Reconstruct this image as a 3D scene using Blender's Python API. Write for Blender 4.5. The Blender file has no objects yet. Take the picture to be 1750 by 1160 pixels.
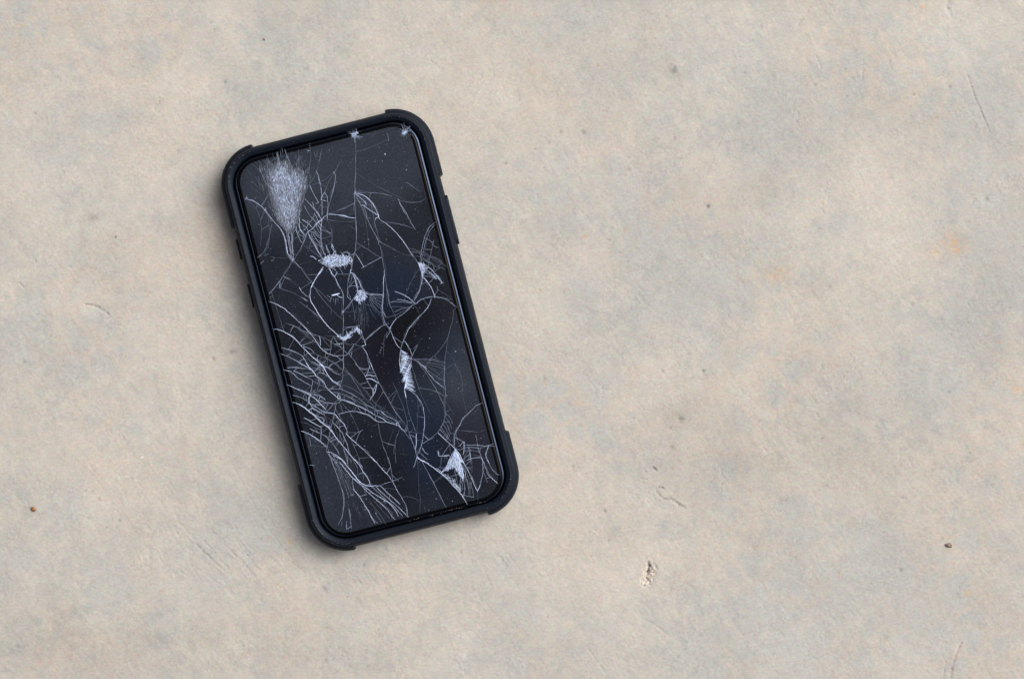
import bpy, bmesh, math, random
import numpy as np
from mathutils import Vector

# ------------------------------------------------------------------ camera, sky, sun, exposure
UNIT = 0.000209                      # one plan unit in metres (about 0.21 mm)
D = 3403.0                           # camera height in plan units
scene = bpy.context.scene
cam_data = bpy.data.cameras.new("camera")
cam_data.sensor_width = 36.0
cam_data.lens = 70.0
cam_data.clip_start = 0.01
cam_data.clip_end = 100.0
cam = bpy.data.objects.new("camera", cam_data)
scene.collection.objects.link(cam)
cam.location = (0, 0, D * UNIT)
cam.rotation_euler = (0, 0, 0)       # straight down, top of the frame towards +Y
scene.camera = cam

SUN_AZ = 32.0                        # degrees anticlockwise from +X
SUN_EL = 46.0
world = bpy.data.worlds.new("World")
scene.world = world
world.use_nodes = True
wn = world.node_tree.nodes
wl = world.node_tree.links
wn.clear()
w_out = wn.new('ShaderNodeOutputWorld')
w_bg = wn.new('ShaderNodeBackground')
w_sky = wn.new('ShaderNodeTexSky')
w_sky.sky_type = 'NISHITA'
w_sky.sun_disc = False
w_sky.sun_elevation = math.radians(SUN_EL)
w_sky.sun_rotation = math.radians(90.0 - SUN_AZ)
w_sky.air_density = 0.15
w_sky.dust_density = 8.0
w_sky.ozone_density = 1.0
w_bg.inputs['Strength'].default_value = 0.138
wl.new(w_sky.outputs['Color'], w_bg.inputs['Color'])
wl.new(w_bg.outputs['Background'], w_out.inputs['Surface'])

sun_data = bpy.data.lights.new("sun", 'SUN')
sun_data.energy = 1.12
sun_data.angle = math.radians(52.0)
sun_data.color = (1.0, 0.98, 0.955)
sun = bpy.data.objects.new("sun", sun_data)
scene.collection.objects.link(sun)
sd = Vector((math.cos(math.radians(SUN_AZ)) * math.cos(math.radians(SUN_EL)),
             math.sin(math.radians(SUN_AZ)) * math.cos(math.radians(SUN_EL)),
             math.sin(math.radians(SUN_EL))))
sun.rotation_euler = sd.to_track_quat('Z', 'Y').to_euler()
sun.location = (1, 1, 2)

scene.view_settings.view_transform = 'Standard'
scene.view_settings.look = 'None'
scene.view_settings.exposure = 0.38
scene.view_settings.gamma = 1.0

rng = np.random.default_rng(11)
random.seed(5)

# ------------------------------------------------------------------ helpers
def link(o, parent=None):
    scene.collection.objects.link(o)
    if parent is not None:
        o.parent = parent
    return o

def mesh_obj(name, verts, faces, mat, parent=None, smooth=False, attr=None):
    me = bpy.data.meshes.new(name)
    me.from_pydata([tuple(c * UNIT for c in v) for v in verts], [], faces)
    me.materials.append(mat)
    if smooth:
        me.polygons.foreach_set('use_smooth', [True] * len(me.polygons))
    if attr is not None:
        a = me.attributes.new('frost', 'FLOAT', 'POINT')
        a.data.foreach_set('value', attr)
    me.update()
    return link(bpy.data.objects.new(name, me), parent)

def tag(o, label=None, category=None, group=None, kind=None):
    if label: o['label'] = label
    if category: o['category'] = category
    if group: o['group'] = group
    if kind: o['kind'] = kind
    return o

def plan(px, py):
    """slab plan coordinates (origin at the slab's near corner mark) to plan units about the world origin"""
    return (px - 875.0, 580.0 - py)

class Nodes:
    def __init__(self, name):
        self.m = bpy.data.materials.new(name)
        self.m.use_nodes = True
        self.t = self.m.node_tree
        self.b = self.t.nodes['Principled BSDF']
    def n(self, kind, **kw):
        nd = self.t.nodes.new(kind)
        for k, v in kw.items():
            if k in nd.inputs.keys():
                nd.inputs[k].default_value = v
            else:
                setattr(nd, k, v)
        return nd
    def l(self, a, b):
        self.t.links.new(a, b)
    def ramp(self, src, stops):
        r = self.n('ShaderNodeValToRGB')
        cr = r.color_ramp
        while len(cr.elements) < len(stops):
            cr.elements.new(0.5)
        for e, (p, c) in zip(cr.elements, stops):
            e.position = p
            e.color = (c[0], c[1], c[2], 1) if hasattr(c, '__len__') else (c, c, c, 1)
        self.l(src, r.inputs['Fac'])
        return r.outputs['Color']
    def mix(self, fac, a, b, mode='MIX'):
        m = self.n('ShaderNodeMix', data_type='RGBA', blend_type=mode)
        for i, v in ((0, fac), (6, a), (7, b)):
            if hasattr(v, 'is_linked'):
                self.l(v, m.inputs[i])
            elif i == 0:
                m.inputs[i].default_value = v
            else:
                m.inputs[i].default_value = (*v, 1)
        return m.outputs[2]
    def math(self, op, a, b=None, clamp=False):
        m = self.n('ShaderNodeMath', operation=op, use_clamp=clamp)
        for i, v in enumerate((a, b)):
            if v is None: continue
            if hasattr(v, 'is_linked'): self.l(v, m.inputs[i])
            else: m.inputs[i].default_value = v
        return m.outputs[0]
    def noise(self, vec, scale, detail=4.0, rough=0.55, dist=0.0):
        nd = self.n('ShaderNodeTexNoise', Scale=scale, Detail=detail, Roughness=rough, Distortion=dist)
        self.l(vec, nd.inputs['Vector'])
        return nd.outputs['Fac']

# ------------------------------------------------------------------ materials
def concrete_material():
    g = Nodes('weathered_concrete')
    co = g.n('ShaderNodeTexCoord').outputs['Object']
    pat = g.n('ShaderNodeAttribute', attribute_name='patina')
    sep = g.n('ShaderNodeSeparateColor')
    g.l(pat.outputs['Color'], sep.inputs['Color'])
    # grey cement bloom against beige laitance
    n1 = g.noise(co, 22.0, 6.0, 0.62, 0.6)
    n2 = g.noise(co, 75.0, 5.0, 0.6, 0.3)
    mask = g.math('ADD', g.math('MULTIPLY', g.math('SUBTRACT', n1, 0.5), 0.55),
                  g.math('MULTIPLY', g.math('SUBTRACT', n2, 0.5), 0.65))
    mask = g.math('ADD', mask, sep.outputs['Red'], clamp=True)
    col = g.mix(mask, (0.406, 0.398, 0.356), (0.368, 0.382, 0.361))
    # thin peach veins between the grey cells
    wob = g.n('ShaderNodeTexNoise', Scale=40.0, Detail=3.0)
    g.l(co, wob.inputs['Vector'])
    vm = g.n('ShaderNodeVectorMath', operation='MULTIPLY_ADD')
    g.l(wob.outputs['Color'], vm.inputs[0])
    vm.inputs[1].default_value = (0.026, 0.026, 0.02)
    g.l(co, vm.inputs[2])
    vor = g.n('ShaderNodeTexVoronoi', feature='DISTANCE_TO_EDGE', Scale=88.0)
    g.l(vm.outputs[0], vor.inputs['Vector'])
    vein = g.ramp(vor.outputs['Distance'], [(0.0, 0.9), (0.20, 0.0)])
    vein_area = g.ramp(g.noise(co, 16.0, 2.0), [(0.44, 0.0), (0.60, 0.9)])
    col = g.mix(g.math('MULTIPLY', vein, vein_area), col, (0.424, 0.394, 0.342))
    # rust stain
    col = g.mix(sep.outputs['Blue'], col, (0.50, 0.32, 0.16))
    # sand grain: stretched along the float direction
    mp = g.n('ShaderNodeMapping')
    mp.inputs['Rotation'].default_value = (0, 0, math.radians(57))
    mp.inputs['Scale'].default_value = (1.0, 2.6, 1.0)
    g.l(co, mp.inputs['Vector'])
    gr = g.noise(mp.outputs[0], 560.0, 3.0, 0.6)
    gr2 = g.noise(co, 1500.0, 2.0, 0.6)
    gr_c = g.ramp(gr, [(0.25, 0.93), (0.75, 1.06)])
    gr_c2 = g.ramp(gr2, [(0.25, 0.93), (0.75, 1.07)])
    col = g.mix(1.0, col, gr_c, 'MULTIPLY')
    col = g.mix(1.0, col, gr_c2, 'MULTIPLY')
    tone = g.n('ShaderNodeCombineColor')
    for k in ('Red', 'Green', 'Blue'):
        g.l(sep.outputs['Green'], tone.inputs[k])
    col = g.mix(1.0, col, tone.outputs[0], 'MULTIPLY')
    # faint coloured speckle of the aggregate
    sp = g.n('ShaderNodeTexNoise', Scale=700.0, Detail=2.0)
    g.l(co, sp.inputs['Vector'])
    col = g.mix(0.13, col, sp.outputs['Color'], 'OVERLAY')
    g.l(col, g.b.inputs['Base Color'])
    g.b.inputs['Roughness'].default_value = 0.85
    g.b.inputs['Specular IOR Level'].default_value = 0.25
    bp = g.n('ShaderNodeBump', Strength=0.14, Distance=0.00018)
    hsum = g.math('ADD', gr, g.math('MULTIPLY', gr2, 0.5))
    g.l(hsum, bp.inputs['Height'])
    g.l(bp.outputs[0], g.b.inputs['Normal'])
    return g.m

def rubber_material():
    g = Nodes('matte_navy_rubber')
    co = g.n('ShaderNodeTexCoord').outputs['Object']
    n = g.noise(co, 900.0, 3.0)
    big = g.noise(co, 60.0, 4.0)
    col = g.mix(big, (0.0050, 0.0074, 0.0132), (0.0070, 0.0100, 0.0168))
    g.l(col, g.b.inputs['Base Color'])
    g.l(g.ramp(n, [(0.3, 0.46), (0.7, 0.58)]), g.b.inputs['Roughness'])
    g.b.inputs['Specular IOR Level'].default_value = 0.14
    g.b.inputs['Specular Tint'].default_value = (0.72, 0.86, 1.0, 1.0)
    bp = g.n('ShaderNodeBump', Strength=0.12, Distance=0.00005)
    g.l(n, bp.inputs['Height'])
    g.l(bp.outputs[0], g.b.inputs['Normal'])
    return g.m

def simple_material(name, col, rough, metal=0.0, spec=0.5, var=0.15, scale=300.0):
    g = Nodes(name)
    co = g.n('ShaderNodeTexCoord').outputs['Object']
    n = g.noise(co, scale, 3.0)
    c0 = tuple(c * (1 - var) for c in col)
    c1 = tuple(c * (1 + var) for c in col)
    g.l(g.mix(n, c0, c1), g.b.inputs['Base Color'])
    g.l(g.ramp(n, [(0.2, rough * 0.85), (0.8, rough * 1.15)]), g.b.inputs['Roughness'])
    g.b.inputs['Metallic'].default_value = metal
    g.b.inputs['Specular IOR Level'].default_value = spec
    return g.m

SPOTS = {'sheen_film': [(18.4, 273.5, 150, 90, 0.75), (118.8, 268.1, 70, 80, 0.25), (-135.6, -246.8, 80, 80, 0.18), (142.7, -114.7, 40, 80, 0.45), (70.8, -137.0, 60, 40, 0.25), (57.2, -11.3, 80, 70, -0.42), (-11.4, -278.7, 110, 60, -0.2), (-44.5, -209.2, 60, 70, -0.2), (22.0, 89.3, 90, 60, -0.12), (9.0, -80.4, 50, 60, -0.25), (-96.5, 262.3, 60, 60, 0.3)], 'blue': [(46.7, -171.5, 50, 75, 0.75), (43.3, 53.3, 70, 45, 0.6), (123.8, -69.1, 35, 40, 0.35), (55.7, -255.2, 45, 50, 0.5), (-37.7, 94.5, 60, 60, 0.15)], 'plum': [(4.3, -58.8, 50, 60, 0.5), (113.3, -229.3, 45, 70, 0.6), (90.8, 0.4, 60, 50, 0.35), (-76.7, -17.6, 60, 60, 0.12)]}
def screen_material():
    """dead display seen through the front glass: near black with blue and plum panel tints, dust haze, sky reflection painted in"""
    g = Nodes('dark_screen_glass')
    co = g.n('ShaderNodeTexCoord').outputs['Object']
    info = g.n('ShaderNodeObjectInfo').outputs['Random']
    warp = g.n('ShaderNodeTexNoise', Scale=45.0, Detail=4.0, Roughness=0.6)
    g.l(co, warp.inputs['Vector'])
    wv = g.n('ShaderNodeVectorMath', operation='MULTIPLY_ADD')
    g.l(warp.outputs['Color'], wv.inputs[0])
    wv.inputs[1].default_value = (0.016, 0.016, 0.0)
    g.l(co, wv.inputs[2])
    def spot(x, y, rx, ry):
        # soft elliptical patch, for painted reflection and panel tints alike, plan units
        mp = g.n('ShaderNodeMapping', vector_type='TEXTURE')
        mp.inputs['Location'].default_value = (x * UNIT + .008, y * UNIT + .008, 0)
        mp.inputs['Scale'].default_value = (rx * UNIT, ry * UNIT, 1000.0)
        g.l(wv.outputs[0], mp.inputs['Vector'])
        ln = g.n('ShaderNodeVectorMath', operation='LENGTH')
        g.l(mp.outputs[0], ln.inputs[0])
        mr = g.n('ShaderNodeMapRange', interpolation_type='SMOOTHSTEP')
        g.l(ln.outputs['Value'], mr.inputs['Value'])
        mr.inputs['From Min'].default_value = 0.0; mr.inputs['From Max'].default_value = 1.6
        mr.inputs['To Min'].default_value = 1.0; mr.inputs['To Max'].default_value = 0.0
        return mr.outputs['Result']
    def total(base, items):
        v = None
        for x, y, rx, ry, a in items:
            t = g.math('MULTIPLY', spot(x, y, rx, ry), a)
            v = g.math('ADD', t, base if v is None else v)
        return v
    sheen_film = total(0.44, SPOTS['sheen_film'])  # sky reflection painted into the colour as placed spots, over dust haze
    sheen_film = g.math('MULTIPLY', sheen_film, g.ramp(g.noise(co, 55.0, 5.0, 0.62), [(0.3, 0.72), (0.7, 1.22)]), clamp=True)
    c = g.mix(sheen_film, (0.0007, 0.0013, 0.0040), (0.0215, 0.0285, 0.0410))
    blue = g.math('MULTIPLY', total(0.0, SPOTS['blue']), 1.0, clamp=True)
    c = g.mix(blue, c, (0.0036, 0.0108, 0.0280))
    plum = g.math('MULTIPLY', total(0.0, SPOTS['plum']), 1.0, clamp=True)
    c = g.mix(plum, c, (0.0074, 0.0066, 0.0130))
    fine = g.noise(co, 1400.0, 2.0)
    c = g.mix(1.0, c, g.ramp(fine, [(0.3, 0.75), (0.75, 1.35)]), 'MULTIPLY')
    # random tone per piece, painting in each shard's different reflection
    c = g.mix(1.0, c, g.ramp(info, [(0.0, 0.62), (1.0, 1.42)]), 'MULTIPLY')
    g.l(c, g.b.inputs['Base Color'])
    g.b.inputs['Roughness'].default_value = 0.16
    g.b.inputs['Specular IOR Level'].default_value = 0.22
    return g.m

def fracture_material():
    g = Nodes('white_glass_fracture')
    at = g.n('ShaderNodeAttribute', attribute_name='frost')
    co = g.n('ShaderNodeTexCoord').outputs['Object']
    n = g.noise(co, 1100.0, 2.0)
    v = g.math('MULTIPLY', at.outputs['Fac'], g.ramp(n, [(0.25, 0.65), (0.75, 1.25)]))
    c = g.mix(v, (0.016, 0.021, 0.030), (0.58, 0.73, 1.0))
    g.l(c, g.b.inputs['Base Color'])
    g.b.inputs['Roughness'].default_value = 0.45
    g.b.inputs['Specular IOR Level'].default_value = 0.4
    return g.m

M_CONC = concrete_material()
M_RUB = rubber_material()
M_FRAME = simple_material('polished_dark_frame', (0.023, 0.033, 0.052), 0.24, metal=1.0)
M_BEZEL = simple_material('black_glass_border', (0.0012, 0.0012, 0.0016), 0.12, spec=0.10)
M_PANEL = simple_material('black_panel', (0.003, 0.003, 0.004), 0.4)
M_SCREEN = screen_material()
M_FRAC = fracture_material()
M_SEED = simple_material('brown_husk', (0.20, 0.095, 0.032), 0.5, var=0.5, scale=2500.0)
M_STONE = simple_material('dark_grit', (0.190, 0.160, 0.130), 0.8, var=0.4, scale=2500.0)
M_SAND = simple_material('yellow_sand', (0.17, 0.135, 0.085), 0.7, var=0.5, scale=4000.0)
M_FLAKE = simple_material('white_paint_flake', (0.54, 0.53, 0.51), 0.6, var=0.08)

# ------------------------------------------------------------------ ground: one sheet, fine where the relief can be read
STEP = 1.75
fx = np.arange(-160.0, 1910.0 + STEP, STEP)
fy = np.arange(-150.0, 1310.0 + STEP, STEP)
def stretch(a):
    out = [a[-1]]
    st = STEP
    while out[-1] < a[-1] + 9000:
        st *= 1.6
        out.append(out[-1] + st)
    lo = [a[0]]
    st = STEP
    while lo[-1] > a[0] - 9000:
        st *= 1.6
        lo.append(lo[-1] - st)
    return np.concatenate([lo[:0:-1], a, out[1:]]), len(lo) - 1
gx, ox = stretch(fx)
gy, oy = stretch(fy)
NX, NY = len(fx), len(fy)

kx = np.fft.fftfreq(NX, STEP)[None, :]
ky = np.fft.fftfreq(NY, STEP)[:, None]
def field(fn):
    """random field with spectrum fn(kx, ky) in cycles per plan unit, unit variance"""
    w = np.fft.fft2(rng.standard_normal((NY, NX)))
    f = np.real(np.fft.ifft2(w * fn(kx, ky)))
    f -= f.mean()
    return f / f.std()
def iso(lo, hi):
    def fn(a, b):
        k = np.sqrt(a * a + b * b)
        return np.exp(-(k * lo) ** 2) * (1 - np.exp(-(k * hi) ** 2))
    return fn
TH = math.radians(57)                # float marks run down to the right
def aniso(l_along, l_across, cut=1e9, th=TH):
    def fn(a, b):
        u = a * math.cos(th) + b * math.sin(th)
        v = -a * math.sin(th) + b * math.cos(th)
        return np.exp(-(u * l_along) ** 2 - (v * l_across) ** 2) * (1 - np.exp(-((u * u + v * v) * cut * cut)))
    return fn

X, Y = np.meshgrid(fx, fy)
H = np.zeros((NY, NX))
GREY = np.full((NY, NX), 0.42)
TONE = np.ones((NY, NX))
RUST = np.zeros((NY, NX))

H += 0.4 * field(iso(120, 500))                    # slow waviness left by the float
grain = field(aniso(6, 1.7, 40))
coarse = field(aniso(24, 5, 90))
area = np.clip(field(iso(45, 300)) * 0.6 + 0.7, 0.15, 2.0)
H += 0.055 * grain * area + 0.012 * coarse * area
fine = field(iso(2.0, 20))
H += 0.05 * fine
TONE *= 1 + 0.020 * fine + 0.022 * grain * area + 0.018 * coarse
TONE *= 1 + 0.010 * field(iso(25, 160)) + 0.016 * field(iso(120, 600))
cell = np.clip((field(iso(26, 95)) + 0.28 * field(iso(6, 30))) * 1.7 + 0.1, -1, 1)
GREY += 0.15 * cell * np.clip(0.75 + 0.6 * field(iso(120, 500)), 0.1, 1.6)
TONE *= 1 - 0.012 * cell
GREY += 0.15 * field(iso(110, 500)) + 0.10 * field(iso(40, 160)) + 0.05 * field(iso(9, 36))

GR = np.clip(0.75 + 0.45 * field(iso(2.2, 12)), 0.1, 1.5)   # ragged cutting depth
def window(cx, cy, r):
    i0 = max(0, int((cx - r - fx[0]) / STEP)); i1 = min(NX, int((cx + r - fx[0]) / STEP) + 2)
    j0 = max(0, int((cy - r - fy[0]) / STEP)); j1 = min(NY, int((cy + r - fy[0]) / STEP) + 2)
    return slice(j0, j1), slice(i0, i1)

def blob(arr, cx, cy, rx, ry, amt, rot=0.0):
    r = 2.6 * max(rx, ry)
    w = window(cx, cy, r)
    dx, dy = X[w] - cx, Y[w] - cy
    a = math.radians(rot)
    u = (dx * math.cos(a) + dy * math.sin(a)) / rx
    v = (-dx * math.sin(a) + dy * math.cos(a)) / ry
    arr[w] += amt * np.exp(-(u * u + v * v))

def groove(pts, width, depth, dark=0.0, rim=0.25):
    depth *= 0.5; dark *= 0.85
    """a score in the surface: cut with a raised lip beside it"""
    for (ax, ay), (bx, by) in zip(pts[:-1], pts[1:]):
        L = math.hypot(bx - ax, by - ay) + 1e-6
        w = window((ax + bx) / 2, (ay + by) / 2, L / 2 + 5 * width + 3)
        dx, dy = X[w] - ax, Y[w] - ay
        t = np.clip((dx * (bx - ax) + dy * (by - ay)) / (L * L), 0, 1)
        qx, qy = dx - t * (bx - ax), dy - t * (by - ay)
        d = np.sqrt(qx * qx + qy * qy)
        g = np.exp(-(d / width) ** 2)
        r = np.exp(-((d - 2.0 * width) / width) ** 2)
        g = g * GR[w]
        H[w] = np.minimum(H[w], H[w] * (1 - g) + (H[w] - depth) * g) + depth * rim * r * 0.3
        if dark:
            TONE[w] *= 1 - dark * g

# grey cement patches, brown and rust stains, broad lighter and darker areas, read off the slab
for (cx, cy, rx, ry, a) in [
    (255, 95, 50, 34, .55), (40, 25, 60, 40, .35), (30, 80, 50, 50, .30), (430, 165, 55, 45, .50), (350, 330, 26, 36, .40),
    (480, 60, 80, 50, .25), (560, 130, 60, 60, .25), (180, 195, 50, 30, .25), (100, 270, 60, 40, .2), (190, 560, 40, 70, .35),
    (45, 560, 45, 60, .30), (120, 620, 60, 50, .3), (450, 930, 70, 45, .40), (330, 935, 50, 30, .25), (200, 1000, 70, 50, .25),
    (960, 340, 60, 60, .45), (1080, 320, 55, 50, .45), (1120, 380, 60, 40, .35), (1200, 420, 70, 60, .45), (990, 500, 45, 40, .40),
    (1180, 500, 80, 50, .40), (1060, 560, 70, 40, .30), (880, 640, 40, 50, .45), (950, 690, 50, 45, .45), (1000, 730, 60, 40, .40),
    (1350, 160, 90, 60, .45), (1330, 220, 60, 50, .40), (1480, 30, 60, 60, .35), (1500, 170, 90, 60, .30), (1660, 200, 110, 80, .35),
    (1700, 330, 70, 90, .55), (1700, 480, 60, 80, .55), (1640, 560, 50, 70, .45), (1600, 660, 70, 60, .40), (1190, 400, 50, 60, .3),
    (1290, 470, 60, 60, .3), (1560, 960, 110, 70, .40), (1650, 1080, 120, 80, .50), (1330, 900, 90, 60, .35), (1310, 1060, 120, 80, .45),
    (1450, 1000, 90, 70, .35), (1250, 820, 50, 40, .3), (740, 930, 40, 25, .45), (820, 960, 60, 30, .35), (900, 1110, 80, 50, .30),
    (640, 1040, 60, 40, .2), (1180, 1120, 60, 40, .2), (900, 60, 80, 50, .15), (1000, 30, 60, 40, .2),
    (300, 130, 50, 40, -.5), (300, 200, 60, 60, -.35), (240, 270, 70, 50, -.35), (80, 380, 80, 60, -.25), (310, 430, 60, 70, -.35),
    (330, 620, 60, 80, -.35), (230, 830, 90, 60, -.3), (100, 760, 80, 60, -.3), (700, 90, 120, 60, -.3), (800, 180, 90, 80, -.35),
    (880, 500, 50, 80, -.4), (990, 850, 100, 60, -.45), (1060, 960, 90, 70, -.35), (950, 960, 80, 60, -.35), (700, 1010, 120, 60, -.35),
    (1540, 450, 100, 70, -.3), (1480, 290, 80, 60, -.3), (1420, 760, 130, 70, -.3), (1520, 820, 120, 60, -.3), (80, 1100, 120, 70, -.3),
    (400, 1080, 90, 50, -.2), (1200, 680, 90, 60, -.3)]:
    blob(GREY, cx, cy, rx, ry, a * 1.7)
for (cx, cy, rx, ry, a) in [
    (1310, 330, 55, 38, -.065), (1420, 700, 150, 70, -.035), (1690, 610, 40, 60, -.03), (1250, 780, 120, 60, -.04), (1500, 800, 160, 70, -.045),
    (1160, 717, 40, 30, -.05), (1150, 122, 16, 14, -.07), (380, 345, 25, 12, -.05), (160, 372, 12, 6, -.12), (380, 870, 40, 60, -.03),
    (100, 1090, 150, 50, -.03), (300, 1090, 60, 18, -.04), (1650, 60, 120, 90, .05), (1500, 400, 130, 90, .03), (1350, 60, 150, 60, .03),
    (320, 150, 60, 30, .03), (120, 1120, 220, 80, -.045), (500, 1120, 260, 60, -.03), (60, 900, 90, 200, -.025), (1560, 300, 100, 70, .025)]:
    blob(TONE, cx, cy, rx, ry, a * 2.0)
for (cx, cy, r, a) in [(1630, 415, 24, .30), (1640, 428, 9, .25), (1325, 470, 20, .28), (1334, 463, 7, .2), (1000, 404, 4, .5), (1068, 394, 5, .4),
                       (1740, 665, 10, .3), (1709, 584, 2.5, .6), (1406, 346, 3, .5), (1578, 12, 4, .4), (1592, 433, 14, .14), (1655, 1012, 7, .28), (1652, 1020, 4, .22), (1108, 978, 12, .10), (1104, 992, 10, .10), (1634, 1122, 6, .16), (1629, 1145, 7, .18),
                       (1454, 895, 12, .12), (496, 925, 6, .25), (460, 920, 4, .3), (930, 655, 6, .2), (985, 690, 8, .22), (1210, 180, 5, .2), (730, 155, 8, .12)]:
    blob(RUST, cx, cy, r, r * 0.8, a)
TONE *= 1 - 0.05 * np.clip(GREY - .42, -.6, .6)
RUST *= 1.7 * np.clip(0.6 + 0.5 * fine + 0.3 * coarse, 0, 2)

def sc(x0, y0, k, pts):
    return [(x0 + x * k, y0 + y * k) for x, y in pts]
K = 240 / 1740
for pts, wd, dp, dk in [
    ([(265, 380), (345, 460), (400, 500), (480, 580), (600, 680)], 1.5, 1.7, .14), ([(310, 390), (360, 440)], 1.3, 1.2, .1),
    ([(640, 400), (740, 500), (800, 530)], 1.2, 1.1, .08), ([(740, 290), (800, 400), (900, 510), (960, 600), (1040, 680)], 1.3, 1.3, .08),
    ([(810, 560), (880, 650), (980, 780)], 1.3, 1.4, .1), ([(430, 590), (520, 690), (600, 750)], 1.2, 1.1, .07), ([(560, 570), (690, 700)], 1.2, 1.2, .08),
    ([(190, 620), (260, 740), (310, 805)], 1.3, 1.3, .1), ([(1200, 530), (1330, 680)], 1.2, 1.0, .06), ([(1340, 420), (1410, 500)], 1.3, 1.2, .1),
    ([(1080, 800), (1130, 850)], 1.2, 1.1, .08), ([(1070, 910), (1150, 970)], 1.2, 1.1, .08), ([(1440, 580), (1600, 730)], 1.5, 1.1, .08),
    ([(170, 20), (270, 190)], 1.1, 1.0, .06), ([(1150, 780), (1310, 900)], 1.2, 0.9, .06), ([(0, 200), (60, 300)], 1.1, .9, .05),
    ([(340, 300), (420, 390)], 1.1, .9, .05), ([(440, 400), (500, 480)], 1.1, .9, .05), ([(680, 430), (750, 510)], 1.1, .9, .05)]:
    groove(sc(300, 880, K, pts), wd, dp, dk)
for pts, wd, dp, dk in [
    ([(397, 795), (413, 823), (433, 860), (463, 910), (493, 947), (520, 977)], 1.1, 1.1, .06),
    ([(287, 147), (270, 175), (253, 210)], 5, 1.2, .03), ([(567, 103), (520, 118), (480, 137)], 4, .9, .03),
    ([(1655, 130), (1667, 167), (1680, 197), (1691, 225)], 1.2, 2.4, .22), ([(1361, 207), (1365, 212)], 1.4, 1.4, .2),
    ([(1406, 347), (1404.6, 357), (1409.6, 365)], 1.3, 1.2, .15), ([(1229, 50), (1249, 33)], 2.2, 1.2, .06), ([(1363, 43), (1393, 0)], 4, 1.2, .04),
    ([(1643, 1098), (1633, 1120), (1627, 1143), (1624, 1165)], 2.0, 1.8, .16), ([(1616, 1130), (1612, 1160)], 1.6, 1.2, .08),
    ([(1116, 799), (1119, 800.5), (1122, 804)], 1.5, 4.5, .45), ([(1103, 806), (1105, 807)], 1.5, 1.5, .2), ([(1108, 800), (1116, 799)], 1.2, 1.0, .08),
    ([(1097, 817.5), (1105, 820)], 1.3, 1.4, .12), ([(1120, 836), (1126, 832.6), (1132, 833.4), (1135, 837)], 1.5, 2.8, .17),
    ([(1122, 840), (1127, 846), (1134, 852), (1142, 854)], 1.5, 2.8, .17), ([(1146, 852), (1153, 857), (1161.5, 862.7), (1170, 867)], 2.0, 3.6, .21),
    ([(1155, 862), (1167, 870)], 1.2, 1.2, .1), ([(146, 520), (158, 522), (169, 526), (185, 537)], 1.6, 4.0, .20),
    ([(185, 537), (172, 541)], 1.6, 1.0, .06), ([(34, 476), (33, 484), (38, 489), (43.4, 494.4)], 1.2, 1.5, .16),
    ([(1560, 835), (1566, 838), (1572, 832)], 2, 1.4, .1), ([(1540, 850), (1548, 853)], 2, 1.3, .1), ([(1096, 1056), (1113, 1063), (1140, 1083)], 1.3, 1.2, .1),
    ([(1000, 1100), (1012, 1118), (1035, 1150)], 1.3, 1.2, .08), ([(855, 950), (866, 968)], 1.5, 1.5, .1), ([(868, 945), (874, 956)], 1.4, 1.4, .1),
    ([(1207, 300), (1220, 268), (1238, 226)], 1.3, .9, .09), ([(1172, 270), (1196, 226)], 1.3, .7, .06), ([(1476, 95), (1474, 135)], 1.4, 1.0, .08),
    ([(1520, 104), (1523, 116)], 1.4, 1.2, .12), ([(1395, 95), (1404, 118)], 1.6, 1.4, .1), ([(1440, 115), (1462, 140)], 1.4, 1.1, .08),
    ([(120, 1040), (150, 1075)], 1.2, .8, .05), ([(1684, 720), (1682, 732)], 1.4, 1.4, .14), ([(1395, 705), (1399, 713)], 1.6, 1.6, .12),
    ([(1322, 720), (1370, 745)], 1.2, .8, .05),]:
    groove(pts, wd, dp, dk)
# random short float scratches, all along the float direction
for _ in range(70):
    cx, cy = rng.uniform(-120, 1870), rng.uniform(-120, 1280)
    L = rng.gamma(2.0, 7.0)
    a = TH + rng.normal(0, 0.10)
    groove([(cx - L * math.cos(a), cy - L * math.sin(a)), (cx + L * math.cos(a), cy + L * math.sin(a))],
           rng.uniform(0.9, 1.3), rng.uniform(0.2, 0.6), rng.uniform(0.01, 0.05))
# dense trowel drag marks left of and below the phone
for (qx, qy, rx, ry, n, a0) in [(400, 950, 90, 55, 70, .80), (270, 850, 90, 60, 40, .95), (640, 985, 90, 30, 26, 1.0), (880, 950, 60, 45, 30, .95), (60, 500, 60, 70, 14, 1.0),
                                (1250, 150, 90, 70, 16, .95), (960, 290, 60, 60, 18, 1.0)]:
    for _ in range(n):
        cx, cy = rng.normal(qx, rx * .55), rng.normal(qy, ry * .55)
        L = rng.gamma(2.2, 5.0); a = a0 + rng.normal(0, .09)
        groove([(cx - L * math.cos(a), cy - L * math.sin(a)), (cx + L * math.cos(a) + rng.normal(0, 1), cy + L * math.sin(a))],
               rng.uniform(0.8, 1.2), rng.uniform(0.35, 1.0), rng.uniform(0.02, 0.08))
# light scratch
for a, b in (((858, 585), (880, 589)), ((880, 589), (898, 594))):
    L = math.hypot(b[0] - a[0], b[1] - a[1])
    for t in np.linspace(0, 1, int(L)):
        blob(TONE, a[0] + t * (b[0] - a[0]), a[1] + t * (b[1] - a[1]), 1.3, 1.3, .07)
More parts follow.
